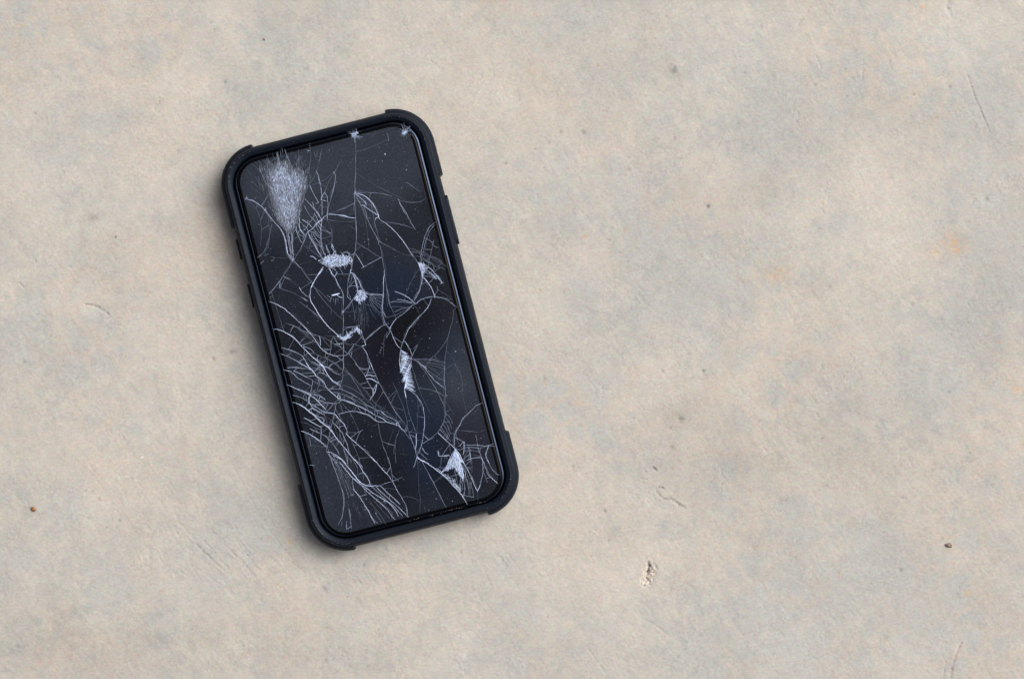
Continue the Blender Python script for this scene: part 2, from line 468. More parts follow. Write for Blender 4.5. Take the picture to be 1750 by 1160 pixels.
# pits and dark specks
pits = [(1150, 122, 5, .35), (1153, 116, 3, .3), (1161, 717, 6, .22), (1132, 634, 3.0, .35), (1202, 634, 2.6, .3), (996, 226, 4, .35), (958, 226, 2.6, .35),
        (914, 255, 2.5, .3), (864, 280, 3, .35), (1152, 236, 2.6, .3), (1074, 291, 2.6, .3), (1210, 353, 3.2, .4), (1041, 410, 2.2, .35), (1060, 432, 2, .3),
        (448, 24, 2, .0), (360, 39, 1.8, .4), (366, 51, 2, .35), (114, 17, 1.8, .35), (60, 194, 2.2, .45), (113, 151, 2, .25), (53, 221, 1.8, .3),
        (384, 141, 2.4, .45), (304, 257, 2, .3), (1393, 145, 2.2, .4), (1273, 124, 2.2, .4), (1562, 162, 2.4, .4), (1623, 148, 3, .45), (1447, 165, 2, .3),
        (1261, 212, 2, .35), (1210, 353, 2.6, .4), (1419, 201, 2, .3), (1685, 341, 5, .2), (1620, 15, 4, .25), (1622, 3, 3, .25), (1405, 625, 2, .35), (1405, 750, 2.2, .4),
        (1298, 720, 2.2, .4), (1167, 716, 3, .2), (1202, 633, 2.4, .3), (1622, 670, 2, .4), (1585, 515, 2.4, .3), (1558, 520, 3, .2), (1360, 952, 2, .3),
        (1270, 1084, 2, .4), (1540, 974, 3, .4), (1034, 874, 2.4, .35), (1040, 923, 2.4, .35), (1010, 950, 2, .3), (1212, 1016, 1.8, .25), (146, 839, 1.8, .4),
        (157, 839, 1.6, .35), (168, 853, 3, .3), (152, 885, 2, .35), (181, 901, 1.8, .35), (204, 889, 2, .35), (198, 901, 2, .3), (223, 967, 1.8, .35),
        (30, 1105, 3, .25), (552, 1007, 5, .25), (556, 1128, 2.4, .25), (787, 943, 3, .3), (622, 965, 2.4, .4), (935, 1054, 2.2, .35), (40, 619, 3, .3),
        (395, 602, 5, .3), (364, 614, 4, .3), (365, 532, 2, .35), (351, 462, 2, .3), (324, 440, 2, .3), (247, 498, 2, .3), (74, 550, 2.6, .3), (61, 447, 2, .3),
        (120, 456, 1.8, .3), (457, 821, 3, .25), (520, 865, 2.2, .5), (446, 921, 2.4, .3), (1176, 766, 1.8, .3), (1146, 731, 1.8, .4), (1147, 765, 4, .18),
        (1252, 803, 2, .3), (979, 797, 2.4, .3), (939, 767, 3, .15), (931, 647, 2.4, .3), (1033, 872, 2.4, .3)]
for (cx, cy, r, dk) in pits:
    w = window(cx, cy, r * 3)
    blob(H, cx, cy, r, r * rng.uniform(.7, 1.1), -0.3 * r, rng.uniform(0, 180))
    blob(TONE, cx, cy, r, r * rng.uniform(.7, 1.1), -dk * 0.75, rng.uniform(0, 180))
for _ in range(420):
    cx, cy = rng.uniform(-150, 1900), rng.uniform(-140, 1300)
    r = rng.uniform(0.9, 1.9)
    blob(H, cx, cy, r, r, -0.2 * r)
    blob(TONE, cx, cy, r, r, -rng.uniform(.05, .24))
    if rng.random() < .25:
        blob(RUST, cx, cy, r * 1.4, r * 1.4, .3)
# spalled chip with pale crushed aggregate
ch = window(1109, 984, 34)
ux = (X[ch] - 1109) * .94 + (Y[ch] - 984) * .34
uy = -(X[ch] - 1109) * .34 + (Y[ch] - 984) * .94
e = np.exp(-((ux / 11.0) ** 2 + (uy / 21.0) ** 2) ** 2)
rub_ = field(iso(2.6, 9))[ch]
H[ch] += e * (-1.8 + 1.3 * rub_)
TONE[ch] *= 1 + e * (0.22 + .05 * rub_)
groove([(1108, 962), (1110, 968), (1108, 976), (1107, 984)], 2.6, 7.0, .34)
groove([(1101, 985), (1106, 989), (1112, 996)], 1.6, 3.0, .25)
groove([(1114, 972), (1118, 982)], 1.4, 2.0, .2)
groove([(1118, 964), (1123, 971)], 1.4, 2.0, .2)
# small pale scab
tw = window(156, 531, 40)
e = np.exp(-(((X[tw] - 155) / 15) ** 2 + ((Y[tw] - 531) / 9) ** 2) ** 2)
H[tw] += e * (-0.6 + 0.5 * rub_[:1, :1]); TONE[tw] *= 1 + 0.11 * e; GREY[tw] += .2 * e

VX, VY = len(gx), len(gy)
Z = np.zeros((VY, VX)); PAT = np.zeros((VY, VX, 4)); PAT[..., 0] = .42; PAT[..., 1] = 1; PAT[..., 3] = 1
def fade(n):
    f = np.ones(n); k = 40
    f[:k] = np.linspace(0, 1, k); f[-k:] = np.linspace(1, 0, k)
    return f
FD = fade(NY)[:, None] * fade(NX)[None, :]
# the phone rests on the high spots of the slab
PHX, PHY = 632.9, 562.0     # phone centre in plan coordinates (set from the same survey)
flat = np.exp(-(((X - 637) / 330) ** 4 + ((Y - 566) / 480) ** 4))
H -= 1.6
sl = (slice(oy, oy + NY), slice(ox, ox + NX))
Z[sl] = np.minimum(H, 0.25) * FD
PAT[sl + (0,)] = (GREY - .42) * FD + .42
PAT[sl + (1,)] = 1 + (np.clip(TONE, .25, 1.5) - 1) * FD
PAT[sl + (2,)] = np.clip(RUST, 0, .8) * FD
PX, PY = np.meshgrid(gx - 875.0, 580.0 - gy)
co = np.stack([PX, PY, Z], -1).reshape(-1, 3) * UNIT
idx = np.arange(VX * VY).reshape(VY, VX)
quads = np.stack([idx[1:, :-1], idx[1:, 1:], idx[:-1, 1:], idx[:-1, :-1]], -1).reshape(-1, 4)
gm = bpy.data.meshes.new('ground')
gm.vertices.add(len(co)); gm.vertices.foreach_set('co', co.astype(np.float32).ravel())
gm.loops.add(quads.size); gm.loops.foreach_set('vertex_index', quads.astype(np.int32).ravel())
gm.polygons.add(len(quads))
gm.polygons.foreach_set('loop_start', np.arange(0, quads.size, 4, dtype=np.int32))
gm.polygons.foreach_set('use_smooth', np.ones(len(quads), dtype=bool))
gm.update(calc_edges=True)
pa = gm.attributes.new('patina', 'FLOAT_COLOR', 'POINT')
pa.data.foreach_set('color', PAT.astype(np.float32).ravel())
gm.materials.append(M_CONC)
ground = link(bpy.data.objects.new('ground', gm))
tag(ground, kind='structure')

# ------------------------------------------------------------------ the phone
phone = bpy.data.objects.new('smartphone', None)
phone.empty_display_size = 0.03
link(phone)
ANG = math.radians(14.4)
U0, V0 = 474.25, 703.6               # phone centre along / across its own axes on the slab plan
cx = U0 * math.cos(ANG) + V0 * math.sin(ANG)
cy = -U0 * math.sin(ANG) + V0 * math.cos(ANG)
phone.location = ((cx - 875) * UNIT, (580 - cy) * UNIT, 0)
phone.rotation_euler = (0, 0, ANG)
tag(phone, 'black smartphone with a shattered screen in a dark rubber case lying on concrete', 'phone')

def rr(hw, hl, R, n=14):
    """rounded rectangle, anticlockwise from the right side's lower end"""
    pts = []
    for (sx, sy, a0) in ((1, 1, 0), (-1, 1, 90), (-1, -1, 180), (1, -1, 270)):
        for k in range(n + 1):
            # slightly squarer than a circle, like a continuous-curvature corner
            a = math.radians(a0 + 90 * k / n)
            pts.append((sx * (hw - R) + R * math.cos(a), sy * (hl - R) + R * math.sin(a)))
    return pts

def loft(name, loops, mat, parent, cap_first=False, cap_last=False, closed=False):
    """loops: list of (points, z)"""
    verts, faces = [], []
    n = len(loops[0][0])
    for pts, z in loops:
        verts += [(x, y, z) for x, y in pts]
    m = len(loops)
    for i in range(m - (0 if closed else 1)):
        j = (i + 1) % m
        for k in range(n):
            k2 = (k + 1) % n
            faces.append((i * n + k, i * n + k2, j * n + k2, j * n + k))
    if cap_first: faces.append(tuple(range(n - 1, -1, -1)))
    if cap_last: faces.append(tuple(range((m - 1) * n, m * n)))
    return mesh_obj(name, verts, faces, mat, parent, smooth=True)

def finish_smooth(o, angle=35):
    me = o.data
    bm = bmesh.new(); bm.from_mesh(me)
    bmesh.ops.recalc_face_normals(bm, faces=bm.faces)
    for e in bm.edges:
        if len(e.link_faces) == 2 and e.calc_face_angle(0) > math.radians(angle):
            e.smooth = False
    bm.to_mesh(me); bm.free()
    return o

ZG = 47.6                            # height of the glass face
ACT = (149.9, 321.9, 35.5)

# rubber case: tray floor, bulging side wall, rounded lip
prof = [(161.5, 330.5, 47.5, 5.0), (162.3, 331.6, 48.2, 30.0), (162.8, 332.4, 48.4, 44.5), (163.1, 332.8, 48.6, 47.2), (163.9, 333.5, 49.2, 48.8),
        (165.4, 334.9, 50.6, 49.9), (167.3, 336.6, 52.3, 51.0), (169.2, 338.4, 54.2, 52.1), (170.4, 339.6, 55.4, 52.75), (171.2, 340.5, 56.2, 52.8), (172.0, 341.4, 57.0, 52.3),
        (173.2, 342.6, 58.1, 50.8), (174.9, 344.3, 59.7, 48.2), (177.0, 346.4, 61.7, 43.6), (178.8, 348.2, 63.3, 37.0), (179.8, 349.2, 64.3, 28.0),
        (179.9, 349.3, 64.4, 18.0), (178.6, 348.0, 63.2, 8.0), (175.5, 344.9, 60.5, 2.2), (170.5, 339.9, 56.0, 0.3)]
case = loft('phone_case', [(rr(a, b, r, 18), z) for a, b, r, z in prof], M_RUB, phone, cap_first=True, cap_last=True)
finish_smooth(case, 40)
tag(case, 'dark navy rubber case with raised lip')

# corner bumpers: thickened pads wrapped round each corner, bevelled at both ends
def bumper(sx, sy):
    base = []
    R = 64.4; hw, hl = 179.8, 349.2
    side_end, top_end = hl - 128.0, hw - 62.0
    side = [(hw, y, 1, 0) for y in np.linspace(side_end, hl - R, 9)]
    arc = [(hw - R + R * math.cos(a), hl - R + R * math.sin(a), math.cos(a), math.sin(a)) for a in np.linspace(0, math.pi / 2, 20)[1:-1]]
    n_top = [(x, hl, 0, 1) for x in np.linspace(hw - R, top_end, 4)]
    base = side + arc + n_top
    cum = [0.0]
    for p, q in zip(base[:-1], base[1:]):
        cum.append(cum[-1] + math.hypot(q[0] - p[0], q[1] - p[1]))
    # extra stations for crisp end bevels
    def at(s):
        for i in range(len(cum) - 1):
            if cum[i + 1] >= s - 1e-9:
                t = (s - cum[i]) / max(cum[i + 1] - cum[i], 1e-9)
                return tuple(base[i][k] * (1 - t) + base[i + 1][k] * t for k in range(4))
        return base[-1]
    S = [0, 1.5, 4, 6] + [c for c in cum if 8 < c < cum[-1] - 8] + [cum[-1] - 6, cum[-1] - 4, cum[-1] - 1.5, cum[-1]]
    tot = cum[-1]
    ring = [(-6, 2.0), (1.5, 2.5), (4.2, 6), (5.4, 12), (5.5, 26), (4.6, 36), (2.6, 42.5), (-0.5, 45.2), (-6, 46)]
    verts, faces = [], []
    for s in S:
        x, y, nx, ny = at(s)
        L = math.hypot(nx, ny); nx /= L; ny /= L
        e = min(s, tot - s)
        f = min(1.0, e / 4.5)
        f = f * f * (3 - 2 * f)
        for o, z in ring:
            # the side wall leans in above z 30: follow it
            lean = -max(0.0, z - 30) ** 2 * 0.0155
            oo = (o * f if o > 0 else o) + lean - (0.9 * (1 - f) if o > 0 else 0)
            verts.append((sx * (x + nx * oo), sy * (y + ny * oo), z))
    n = len(ring)
    for i in range(len(S) - 1):
        for k in range(n - 1):
            faces.append((i * n + k, i * n + k + 1, (i + 1) * n + k + 1, (i + 1) * n + k))
    faces.append(tuple(range(n)))
    faces.append(tuple(range((len(S) - 1) * n + n - 1, (len(S) - 1) * n - 1, -1)))
    o = mesh_obj('corner_bumper', verts, faces, M_RUB, case, smooth=True)
    return finish_smooth(o, 38)
for sx, sy in ((1, 1), (-1, 1), (-1, -1), (1, -1)):
    bumper(sx, sy)

def button(name, side, y0, y1, out, z0=17.0, z1=39.0):
    """pill shaped button pad standing proud of the side wall"""
    h = (z1 - z0) / 2; zc = (z0 + z1) / 2
    ol = []
    for k in range(24):
        a = 2 * math.pi * k / 24
        yy = (y1 - h if math.sin(a) > 0 else y0 + h) + h * 0.9 * math.sin(a)
        ol.append((yy, zc + h * math.cos(a)))
    yc = (y0 + y1) / 2
    verts, faces = [], []
    layers = [(-6, 1.0), (out * .55, 1.0), (out * .9, .97), (out, .90), (out * 1.03, .6)]
    for o, kf in layers:
        for yy, zz in ol:
            lean = -max(0.0, zz - 30) ** 2 * 0.0155
            dy = (yy - yc)
            dyk = math.copysign(max(0, abs(dy) - (1 - kf) * h * 1.2), dy)
            verts.append((side * (179.8 + o + lean), yc + dyk, zc + (zz - zc) * kf))
    n = len(ol)
    for i in range(len(layers) - 1):
        for k in range(n):
            faces.append((i * n + k, i * n + (k + 1) % n, (i + 1) * n + (k + 1) % n, (i + 1) * n + k))
    faces.append(tuple(range((len(layers) - 1) * n, len(layers) * n)))
    o = mesh_obj(name, verts, faces, M_RUB, case, smooth=True)
    return finish_smooth(o, 38)
button('power_button', 1, 102, 190, 3.8)
button('volume_button', -1, 168, 206, 3.0)
button('volume_button', -1, 84, 128, 3.0)

# phone body
frame_prof = [(155.0, 325.5, 41.0, 44.9), (156.8, 327.1, 42.8, 45.8), (157.3, 327.6, 43.2, 45.85), (158.3, 328.6, 44.2, 45.55), (159.6, 329.8, 45.4, 45.0),
              (161.0, 330.9, 46.7, 44.3), (161.8, 331.6, 47.4, 43.2), (162.1, 331.9, 47.7, 41.5), (162.1, 331.9, 47.7, 32.0)]
fr = loft('metal_frame', [(rr(a, b, r, 18), z) for a, b, r, z in frame_prof], M_FRAME, phone)
finish_smooth(fr, 60)
panel = loft('display_panel', [(rr(149.6, 321.6, 35.3, 12), 40.0), (rr(149.6, 321.6, 35.3, 12), 45.2)], M_PANEL, phone, cap_first=True, cap_last=True)
finish_smooth(panel, 30)
glass = loft('cover_glass', [(rr(156.2, 326.6, 41.8, 18), 44.6), (rr(156.5, 326.9, 42.1, 18), 45.6), (rr(156.2, 326.6, 41.8, 18), 46.5), (rr(155.4, 325.9, 41.0, 18), 47.1),
                             (rr(154.0, 325.0, 39.6, 18), 47.45), (rr(152.0, 323.6, 37.6, 18), 47.55), (rr(150.0, 322.0, 35.6, 18), 47.55),
                             (rr(150.0, 322.0, 35.6, 18), 44.6)], M_BEZEL, phone)
finish_smooth(glass, 50)
tag(glass, 'black edged front glass with the screen broken into shards')

# ------------------------------------------------------------------ fracture survey of the screen, in plan units from the centre of the glass: width, whiteness, flag, points
SURVEY = """
.9 .55 s 57.3 322.2 55.8 307.4 51.0 290.5 45.9 270.6 41.1 253.7 36.4 239.8 33.8 228.4
1.1 .6 s 37.3 238.1 33.7 228.4 29.3 212.9 26.4 195.6 23.4 181.2 20.5 166.8 16.8 152.6 11.8 138.8 8.4 131.4 2.8 121.4 -2.6 109.2 -7.1 100.5 -12.7 90.6 -15.9 83.9
.7 .5 - 54.7 319.8 56.4 311.8
.6 .28 - -135.1 302.0 -128.1 288.1 -116.8 273.1 -109.8 253.4
.6 .28 - -132.9 313.5 -123.8 299.1 -112.5 278.1 -105.9 256.7
.7 .38 - -124.0 321.8 -113.8 308.6 -107.2 287.3 -104.8 267.0 -102.7 251.6
.6 .3 - -116.4 322.1 -108.1 307.2 -104.0 287.9 -102.0 266.3
.6 .3 - -110.1 322.8 -103.1 308.9 -101.4 291.8 -99.8 268.7
.7 .3 - -102.7 322.4 -97.8 306.0 -97.6 289.3 -97.3 272.6
.7 .3 - -93.8 327.7 -92.5 309.2 -93.3 294.3 -93.7 280.8
.6 .22 - -140.5 292.8 -129.2 277.8 -116.6 262.4
.9 .6 - -75.3 329.0 -76.8 317.3 -76.8 305.2 -76.2 289.9
.9 .6 - -77.1 327.9 -78.9 314.8 -79.0 302.7
.9 .6 - -62.1 330.1 -62.5 319.7 -60.5 310.1 -58.4 300.4 -60.3 287.3
.8 .45 - -40.1 324.5 -42.3 313.0 -47.3 297.6 -52.1 283.7
.8 .4 - -19.1 329.7 -20.6 321.0 -22.1 309.3 -27.2 295.5 -33.3 280.4
.9 .4 - -15.7 313.7 -15.4 303.0
1 .5 - -9.6 313.6 -13.6 304.1
.9 .45 s -1.8 314.7 -5.8 305.1 -11.5 294.5 -19.8 279.9 -26.6 271.1 -36.3 263.0 -47.4 249.2 -53.0 238.9
.9 .7 - -20.0 282.3 -18.8 275.1 -19.2 261.6 -19.3 252.6 -21.1 239.5 -23.2 231.2
.6 .4 - -6.6 263.7 -18.5 261.5
.7 .5 s 26.4 289.2 18.2 280.8 8.9 271.1 -2.2 260.3 -11.1 249.0 -20.1 237.7 -24.7 231.6
.9 .8 s 8.9 271.1 9.6 264.8 5.3 253.9 -0.9 241.8 -9.0 227.6
.9 .8 - -36.8 260.9 -35.9 255.4 -32.8 241.0 -29.4 228.0 -36.1 228.2
.8 .3 - 68.1 322.4 84.7 316.6 99.8 316.5 115.1 317.2 124.7 319.2 135.2 318.8
1.6 .4 - 111.7 312.7 111.7 306.7 110.6 299.4
.8 .3 - 100.7 314.0 108.3 308.3
.8 .25 - 99.6 303.7 109.1 299.8
.8 .5 - 123.0 224.4 131.2 214.7 141.7 202.9
.7 .25 - 112.1 267.2 110.3 260.2 113.5 251.8
.9 .6 s 34.9 228.9 51.4 225.4 66.8 220.7 79.3 216.0 93.7 207.3
1.3 .9 s 35.0 227.4 46.1 222.3 53.1 214.4 58.2 204.8 61.5 194.1 62.5 186.3 63.2 177.0 64.1 174.5
1 .8 - 34.4 226.8 40.7 219.1 46.2 210.9 47.7 205.2
1 .7 - 47.8 211.2 47.4 203.8 40.5 206.3 38.1 205.9
.9 .6 s 33.8 224.6 36.3 216.5 38.3 206.9 39.9 198.1 40.7 189.6 44.0 178.9 45.7 167.9 47.5 159.9 50.2 150.1 51.6 143.7 57.1 135.5
1 .8 s 39.0 206.7 45.4 202.0 51.0 194.5 57.0 188.4 62.9 181.6
1.2 .8 - 56.1 175.8 56.8 178.7 60.7 179.2 63.6 181.5
1 .7 - 42.2 183.6 49.3 181.8
1 .9 s 64.1 174.5 72.4 165.6 79.1 156.3 85.4 145.6 91.3 133.5 96.6 118.5 100.8 105.4 104.2 98.1
1 .55 s 104.3 98.4 107.0 88.6 109.5 80.4 109.4 71.4 107.9 62.7 104.0 53.1 100.8 46.7
.8 .4 s 51.3 148.3 55.8 136.6 65.7 128.0 75.4 118.7 85.3 110.1 96.0 104.3 102.9 102.1
.9 .5 s 51.1 147.6 51.6 137.7 52.9 125.2 51.4 113.5 50.7 104.6 50.2 94.1 48.7 84.0 44.1 73.0 40.5 62.2
.7 .3 - 49.1 83.8 47.6 72.1 45.5 60.9
.8 .5 s 14.9 147.8 23.3 139.6 32.9 129.6 42.2 118.9 47.8 114.0 51.1 112.1
1.4 .6 s 50.5 113.0 36.8 109.7 23.9 106.5 13.3 103.6
.9 .8 s 9.6 130.3 13.4 118.7 16.2 108.9 18.3 105.1 13.3 103.6
1.8 .8 - 8.4 131.4 2.3 128.4
.9 .6 - 101.4 202.0 104.9 198.1 112.8 193.3 122.3 189.4 133.9 187.3 141.8 188.6 148.5 191.1
.9 .7 - 101.4 202.0 103.6 193.1 106.9 182.4 110.1 171.0 112.8 158.2 115.3 150.0 118.1 143.3
.7 .5 - 12.7 177.9 16.4 171.6 20.1 168.1
1 .55 s 1.5 207.7 10.8 208.6 21.8 210.3 29.7 212.8
1.2 .85 s -0.6 199.5 7.7 196.6 14.0 191.5 24.6 187.7
.6 .35 - 17.0 203.3 27.0 201.1
.6 .35 - 16.8 199.5 26.0 197.2
.6 .35 - 14.6 197.1 25.6 194.2
.6 .35 - 20.0 206.3 27.5 204.0
.9 .7 s 152.4 147.3 144.0 144.2 136.1 137.1 129.3 128.3 124.6 118.9 118.9 108.3 114.6 97.3 113.1 85.6 111.5 67.8
.8 .6 - 150.7 144.0 140.4 136.0 133.6 127.2 127.1 116.8 121.0 104.7 117.4 96.6
.8 .6 - 129.0 126.9 135.0 120.8 141.0 114.7 139.5 112.1 143.4 106.5 148.9 104.4
.9 .6 s 143.5 118.6 139.9 113.5 136.7 106.7 132.0 97.4 127.7 89.4 122.3 77.2 115.1 69.9
.7 .4 - 145.3 119.7 150.6 113.8
.7 .5 s 99.1 116.4 108.4 111.7 117.6 106.3 125.2 100.6 132.3 92.7 141.0 85.2 149.1 75.6 154.0 68.3
.7 .5 - 101.7 108.9 111.4 105.7 119.0 99.9 129.5 93.5 137.6 83.8 146.4 77.0
.7 .5 s 104.4 100.7 115.3 97.1 122.3 89.2 129.7 82.8 135.4 75.3 144.6 69.9 151.3 63.7
.9 .6 - 114.5 94.3 122.0 87.8 130.8 81.0 131.8 73.2 130.0 69.1
.6 .4 - 104.0 112.1 117.3 104.9 129.5 93.5
.9 .7 - 107.8 88.4 109.4 74.4 109.6 66.1
.8 .6 - 113.4 87.0 110.5 66.6
.9 .9 - 109.9 87.9 120.1 80.7 126.8 71.5 130.7 62.9 136.0 54.0 139.6 44.7
.8 .6 - 111.5 67.8 121.9 75.7
.8 .7 - 115.8 69.7 124.6 62.9 131.3 53.7
.9 .75 - 119.4 71.9 127.5 62.2 135.6 52.6 138.4 45.8
.8 .7 - 110.1 65.2 123.9 60.1 131.3 53.7
.8 .7 - 118.3 73.6 126.4 64.0 129.9 54.0
.8 .6 - 109.9 84.9 111.9 75.3 110.5 66.6
.8 .5 - 125.1 76.4 130.0 66.1 133.5 56.1
1.5 .8 s 109.0 63.9 112.9 58.4 115.7 51.6 119.3 41.9
.7 .3 - -22.8 112.9 -20.6 104.0 -18.0 96.5
1 .7 - -6.4 100.4 -1.1 97.5 1.5 90.0 5.0 80.0 5.7 71.1
.9 .7 - -0.6 96.6 -0.6 87.5 -0.6 72.7
.8 .6 - -2.3 95.5 -2.4 83.5 -3.5 73.5
.9 .85 s -149.7 265.7 -136.8 260.1 -129.6 253.0 -122.7 244.4 -117.8 234.1 -113.2 222.3 -108.3 212.0 -102.0 201.3 -99.2 188.5 -99.3 176.4 -101.6 158.8 -97.4 148.7 -94.2 143.3 -88.9 134.4 -83.7 125.5
.7 .4 s -83.7 125.5 -79.1 113.7 -72.4 101.4
1.2 .6 - -146.4 267.1 -142.6 263.9
.7 .4 - -144.6 259.1 -137.2 252.7 -133.4 244.1 -131.6 233.1 -132.5 218.2 -134.7 203.6 -139.7 189.8 -143.3 181.7
.6 .4 - -116.8 226.3 -119.7 211.9 -121.2 203.2
.8 .5 - -114.0 213.4 -119.8 202.8 -124.8 192.0 -132.0 178.7 -139.3 170.8 -147.2 166.8
1.6 .6 - -140.3 164.2 -133.0 166.1
1.8 .6 - -149.9 153.1 -143.0 156.6
1.4 .6 - -152.3 164.3 -144.2 166.7
1 .5 - -130.9 177.0 -126.4 171.2
1.2 .65 - -124.3 247.1 -115.5 254.7 -109.4 260.7
2.4 .65 - -118.6 242.6 -118.3 238.0
1.6 .5 - -132.9 260.6 -128.4 263.3
.7 .35 - -134.4 245.9 -126.6 246.9
.7 .35 - -130.7 160.3 -122.6 156.4 -111.4 153.0 -101.3 151.2 -96.3 146.9
1.1 .5 - -128.0 158.8 -122.6 156.4
.6 .3 - -90.5 134.1 -79.3 136.5 -66.0 135.3
1 .4 - -109.3 163.9 -106.3 160.8
.9 .75 - -93.9 197.7 -95.0 181.4 -95.8 166.4 -96.3 152.9 -93.5 146.2
.9 .75 - -91.7 194.1 -92.9 174.8 -94.5 157.0
.9 .75 s -86.1 192.7 -88.6 179.7 -91.6 165.3 -93.4 152.2 -93.5 146.2
.9 .75 - -82.5 191.8 -89.4 173.9 -92.7 152.0
.9 .75 - -100.3 196.3 -99.3 182.4 -100.1 167.5 -100.9 158.6 -95.9 148.3
.8 .6 - -90.7 186.3 -95.1 175.3 -95.9 160.4
.8 .55 s -60.6 183.1 -72.7 168.1 -81.7 156.7 -93.5 146.2 -107.8 131.7 -119.2 122.5 -128.8 114.4 -140.5 104.5
.8 .7 - -60.2 184.5 -65.9 176.9 -72.7 168.1
.9 .6 - -118.1 123.8 -107.5 115.0
.6 .25 - -107.5 115.0 -101.9 107.5 -92.7 96.3
.8 .45 s -73.6 167.5 -64.8 157.7 -56.9 147.4 -51.2 139.9 -47.3 137.3
.7 .5 - -86.7 178.5 -76.7 181.9
.8 .6 - -54.4 230.7 -51.1 217.0 -46.9 203.8
.9 .7 - -50.9 241.1 -43.6 228.6 -37.6 216.5 -34.1 206.5 -31.3 199.8
2.2 .45 - -39.6 232.2 -39.0 222.9 -37.4 217.2
.8 .6 - -18.5 252.5 -21.5 238.1 -25.1 223.9 -29.9 205.5
.9 .8 - -15.0 242.5 -21.8 236.7 -24.7 231.4
.9 .8 - -15.0 242.5 -12.6 234.3 -14.8 221.2 -19.5 207.3 -22.5 196.0
1 .85 - -24.5 232.1 -15.1 227.4
1 .8 s -19.2 205.7 -26.0 202.9 -30.6 199.6 -41.6 194.9 -50.9 188.2 -57.5 186.1 -61.3 183.3
.9 .7 - -39.7 214.0 -44.8 206.3 -50.8 200.3 -55.8 204.6
1 .85 - -63.2 208.0 -57.9 202.1 -53.4 196.4 -49.1 189.2
.9 .8 - -66.1 211.7 -70.4 200.7 -70.1 190.1 -66.2 181.5
.9 .7 - -72.1 205.7 -70.8 193.3 -67.3 183.3 -63.8 179.4
.9 .7 - -75.0 200.4 -77.2 191.9 -73.3 183.3 -67.2 178.0
.9 .8 - -77.9 195.1 -77.2 185.9 -75.2 176.3 -73.1 169.7
1 .9 s -59.1 185.7 -57.8 173.3 -54.3 163.3 -50.5 148.7 -46.4 137.9
.9 .7 - -57.7 185.4 -52.0 183.9 -47.4 178.2 -43.0 171.8 -40.7 168.9
.8 .6 - -52.0 183.9 -55.3 177.2 -51.7 173.3
.8 .6 - -58.8 181.1 -55.3 171.1 -50.0 162.2 -43.0 154.4
.9 .7 - -47.2 208.4 -42.3 198.1 -37.8 186.3 -36.8 181.5
.9 .7 - -40.1 212.6 -38.4 201.6 -35.3 190.2
.9 .7 - -35.1 214.4 -33.1 204.8 -31.7 195.3
1 .8 s -30.6 199.6 -36.4 186.0 -39.7 173.2 -42.2 160.2 -43.0 151.4 -41.3 143.3 -40.9 138.7
.9 .7 - -49.1 189.2 -45.3 180.7 -41.1 173.5
.9 .7 - -43.4 193.8 -41.7 182.8 -38.9 176.0
.9 .7 - -63.7 197.5 -59.1 191.8 -59.1 185.7
.9 .7 - -54.4 198.1 -60.5 192.1 -65.8 189.0
.8 .6 - -69.6 209.6 -64.7 199.3 -63.0 188.3
1.1 .8 - -65.9 182.9 -68.8 177.6 -70.9 175.2
.8 .7 - -51.0 176.1 -45.4 162.6 -44.0 153.1
.8 .6 - -44.8 153.3 -47.7 138.9
1.2 .9 - -19.2 205.7 -6.6 201.8 3.0 197.8 10.7 192.8 23.2 188.1
.8 .55 - -17.4 206.8 -3.7 207.1 10.1 208.0 21.5 211.2 29.5 212.9
.8 .6 s 2.0 247.2 -6.6 231.2 -13.4 219.4 -19.2 205.7
.7 .4 s -22.5 196.0 -19.7 186.2 -20.5 174.3 -23.4 163.0 -25.2 155.9 -24.9 142.2 -27.5 135.3
1 .85 - -25.2 155.9 -23.8 149.5 -24.2 142.0 -27.4 138.3
1 .8 - -25.9 156.0 -26.3 145.6
1 .8 - -34.8 156.8 -34.5 149.2 -32.4 142.6
.9 .7 - -35.9 152.6 -34.5 143.1
.6 .3 - -32.6 165.3 -25.5 157.5
1 .8 - -13.1 135.4 -3.9 135.6 0.2 128.2 1.2 120.3 -1.3 113.4 -5.5 117.5
1.2 .8 s -56.6 136.7 -61.2 142.4 -65.9 144.4
1.5 .9 s -48.3 121.7 -56.0 115.4 -62.1 109.4 -68.2 103.4 -77.3 92.4
1 .85 s -38.8 117.7 -37.9 109.2 -34.1 100.7 -31.7 86.4 -30.2 80.3
.9 .7 - -27.6 108.1 -34.1 100.7
.9 .5 - -23.0 114.5 -20.5 106.3 -18.8 101.3
.7 .3 - -24.5 96.7 -27.4 88.4
.8 .5 - -0.2 114.7 -3.1 106.3 -6.7 101.2 -15.3 85.3
.9 .6 - -34.7 115.9 -34.4 108.3
1.3 .95 s -77.4 92.5 -79.4 89.3 -83.3 78.2 -83.4 70.6 -79.9 60.7 -76.8 49.3 -73.3 39.3 -69.5 30.8 -64.6 20.4 -57.9 11.1 -52.4 2.9 -48.9 -1.0
1.4 .9 s -50.1 118.0 -59.4 111.3 -65.1 106.8 -73.3 98.3 -77.4 92.5
.8 .5 - -84.8 127.0 -80.0 113.6 -76.1 105.1 -72.9 99.7
1.2 .6 - -119.5 121.5 -133.6 110.8 -148.4 100.2
.8 .6 - -117.7 122.6 -109.8 115.2
1 .8 - -127.9 115.3 -127.6 104.7
1.6 .5 - -149.0 95.0 -142.3 94.8
.7 .45 s -134.9 108.8 -125.2 102.5 -112.1 94.6 -102.2 86.0 -94.9 78.9 -86.3 71.4
1 .75 - -97.2 81.7 -88.4 71.9
1 .85 - -96.8 98.3 -93.6 89.9 -89.4 82.8 -84.4 78.5
.6 .25 - -110.0 114.5 -96.9 97.6
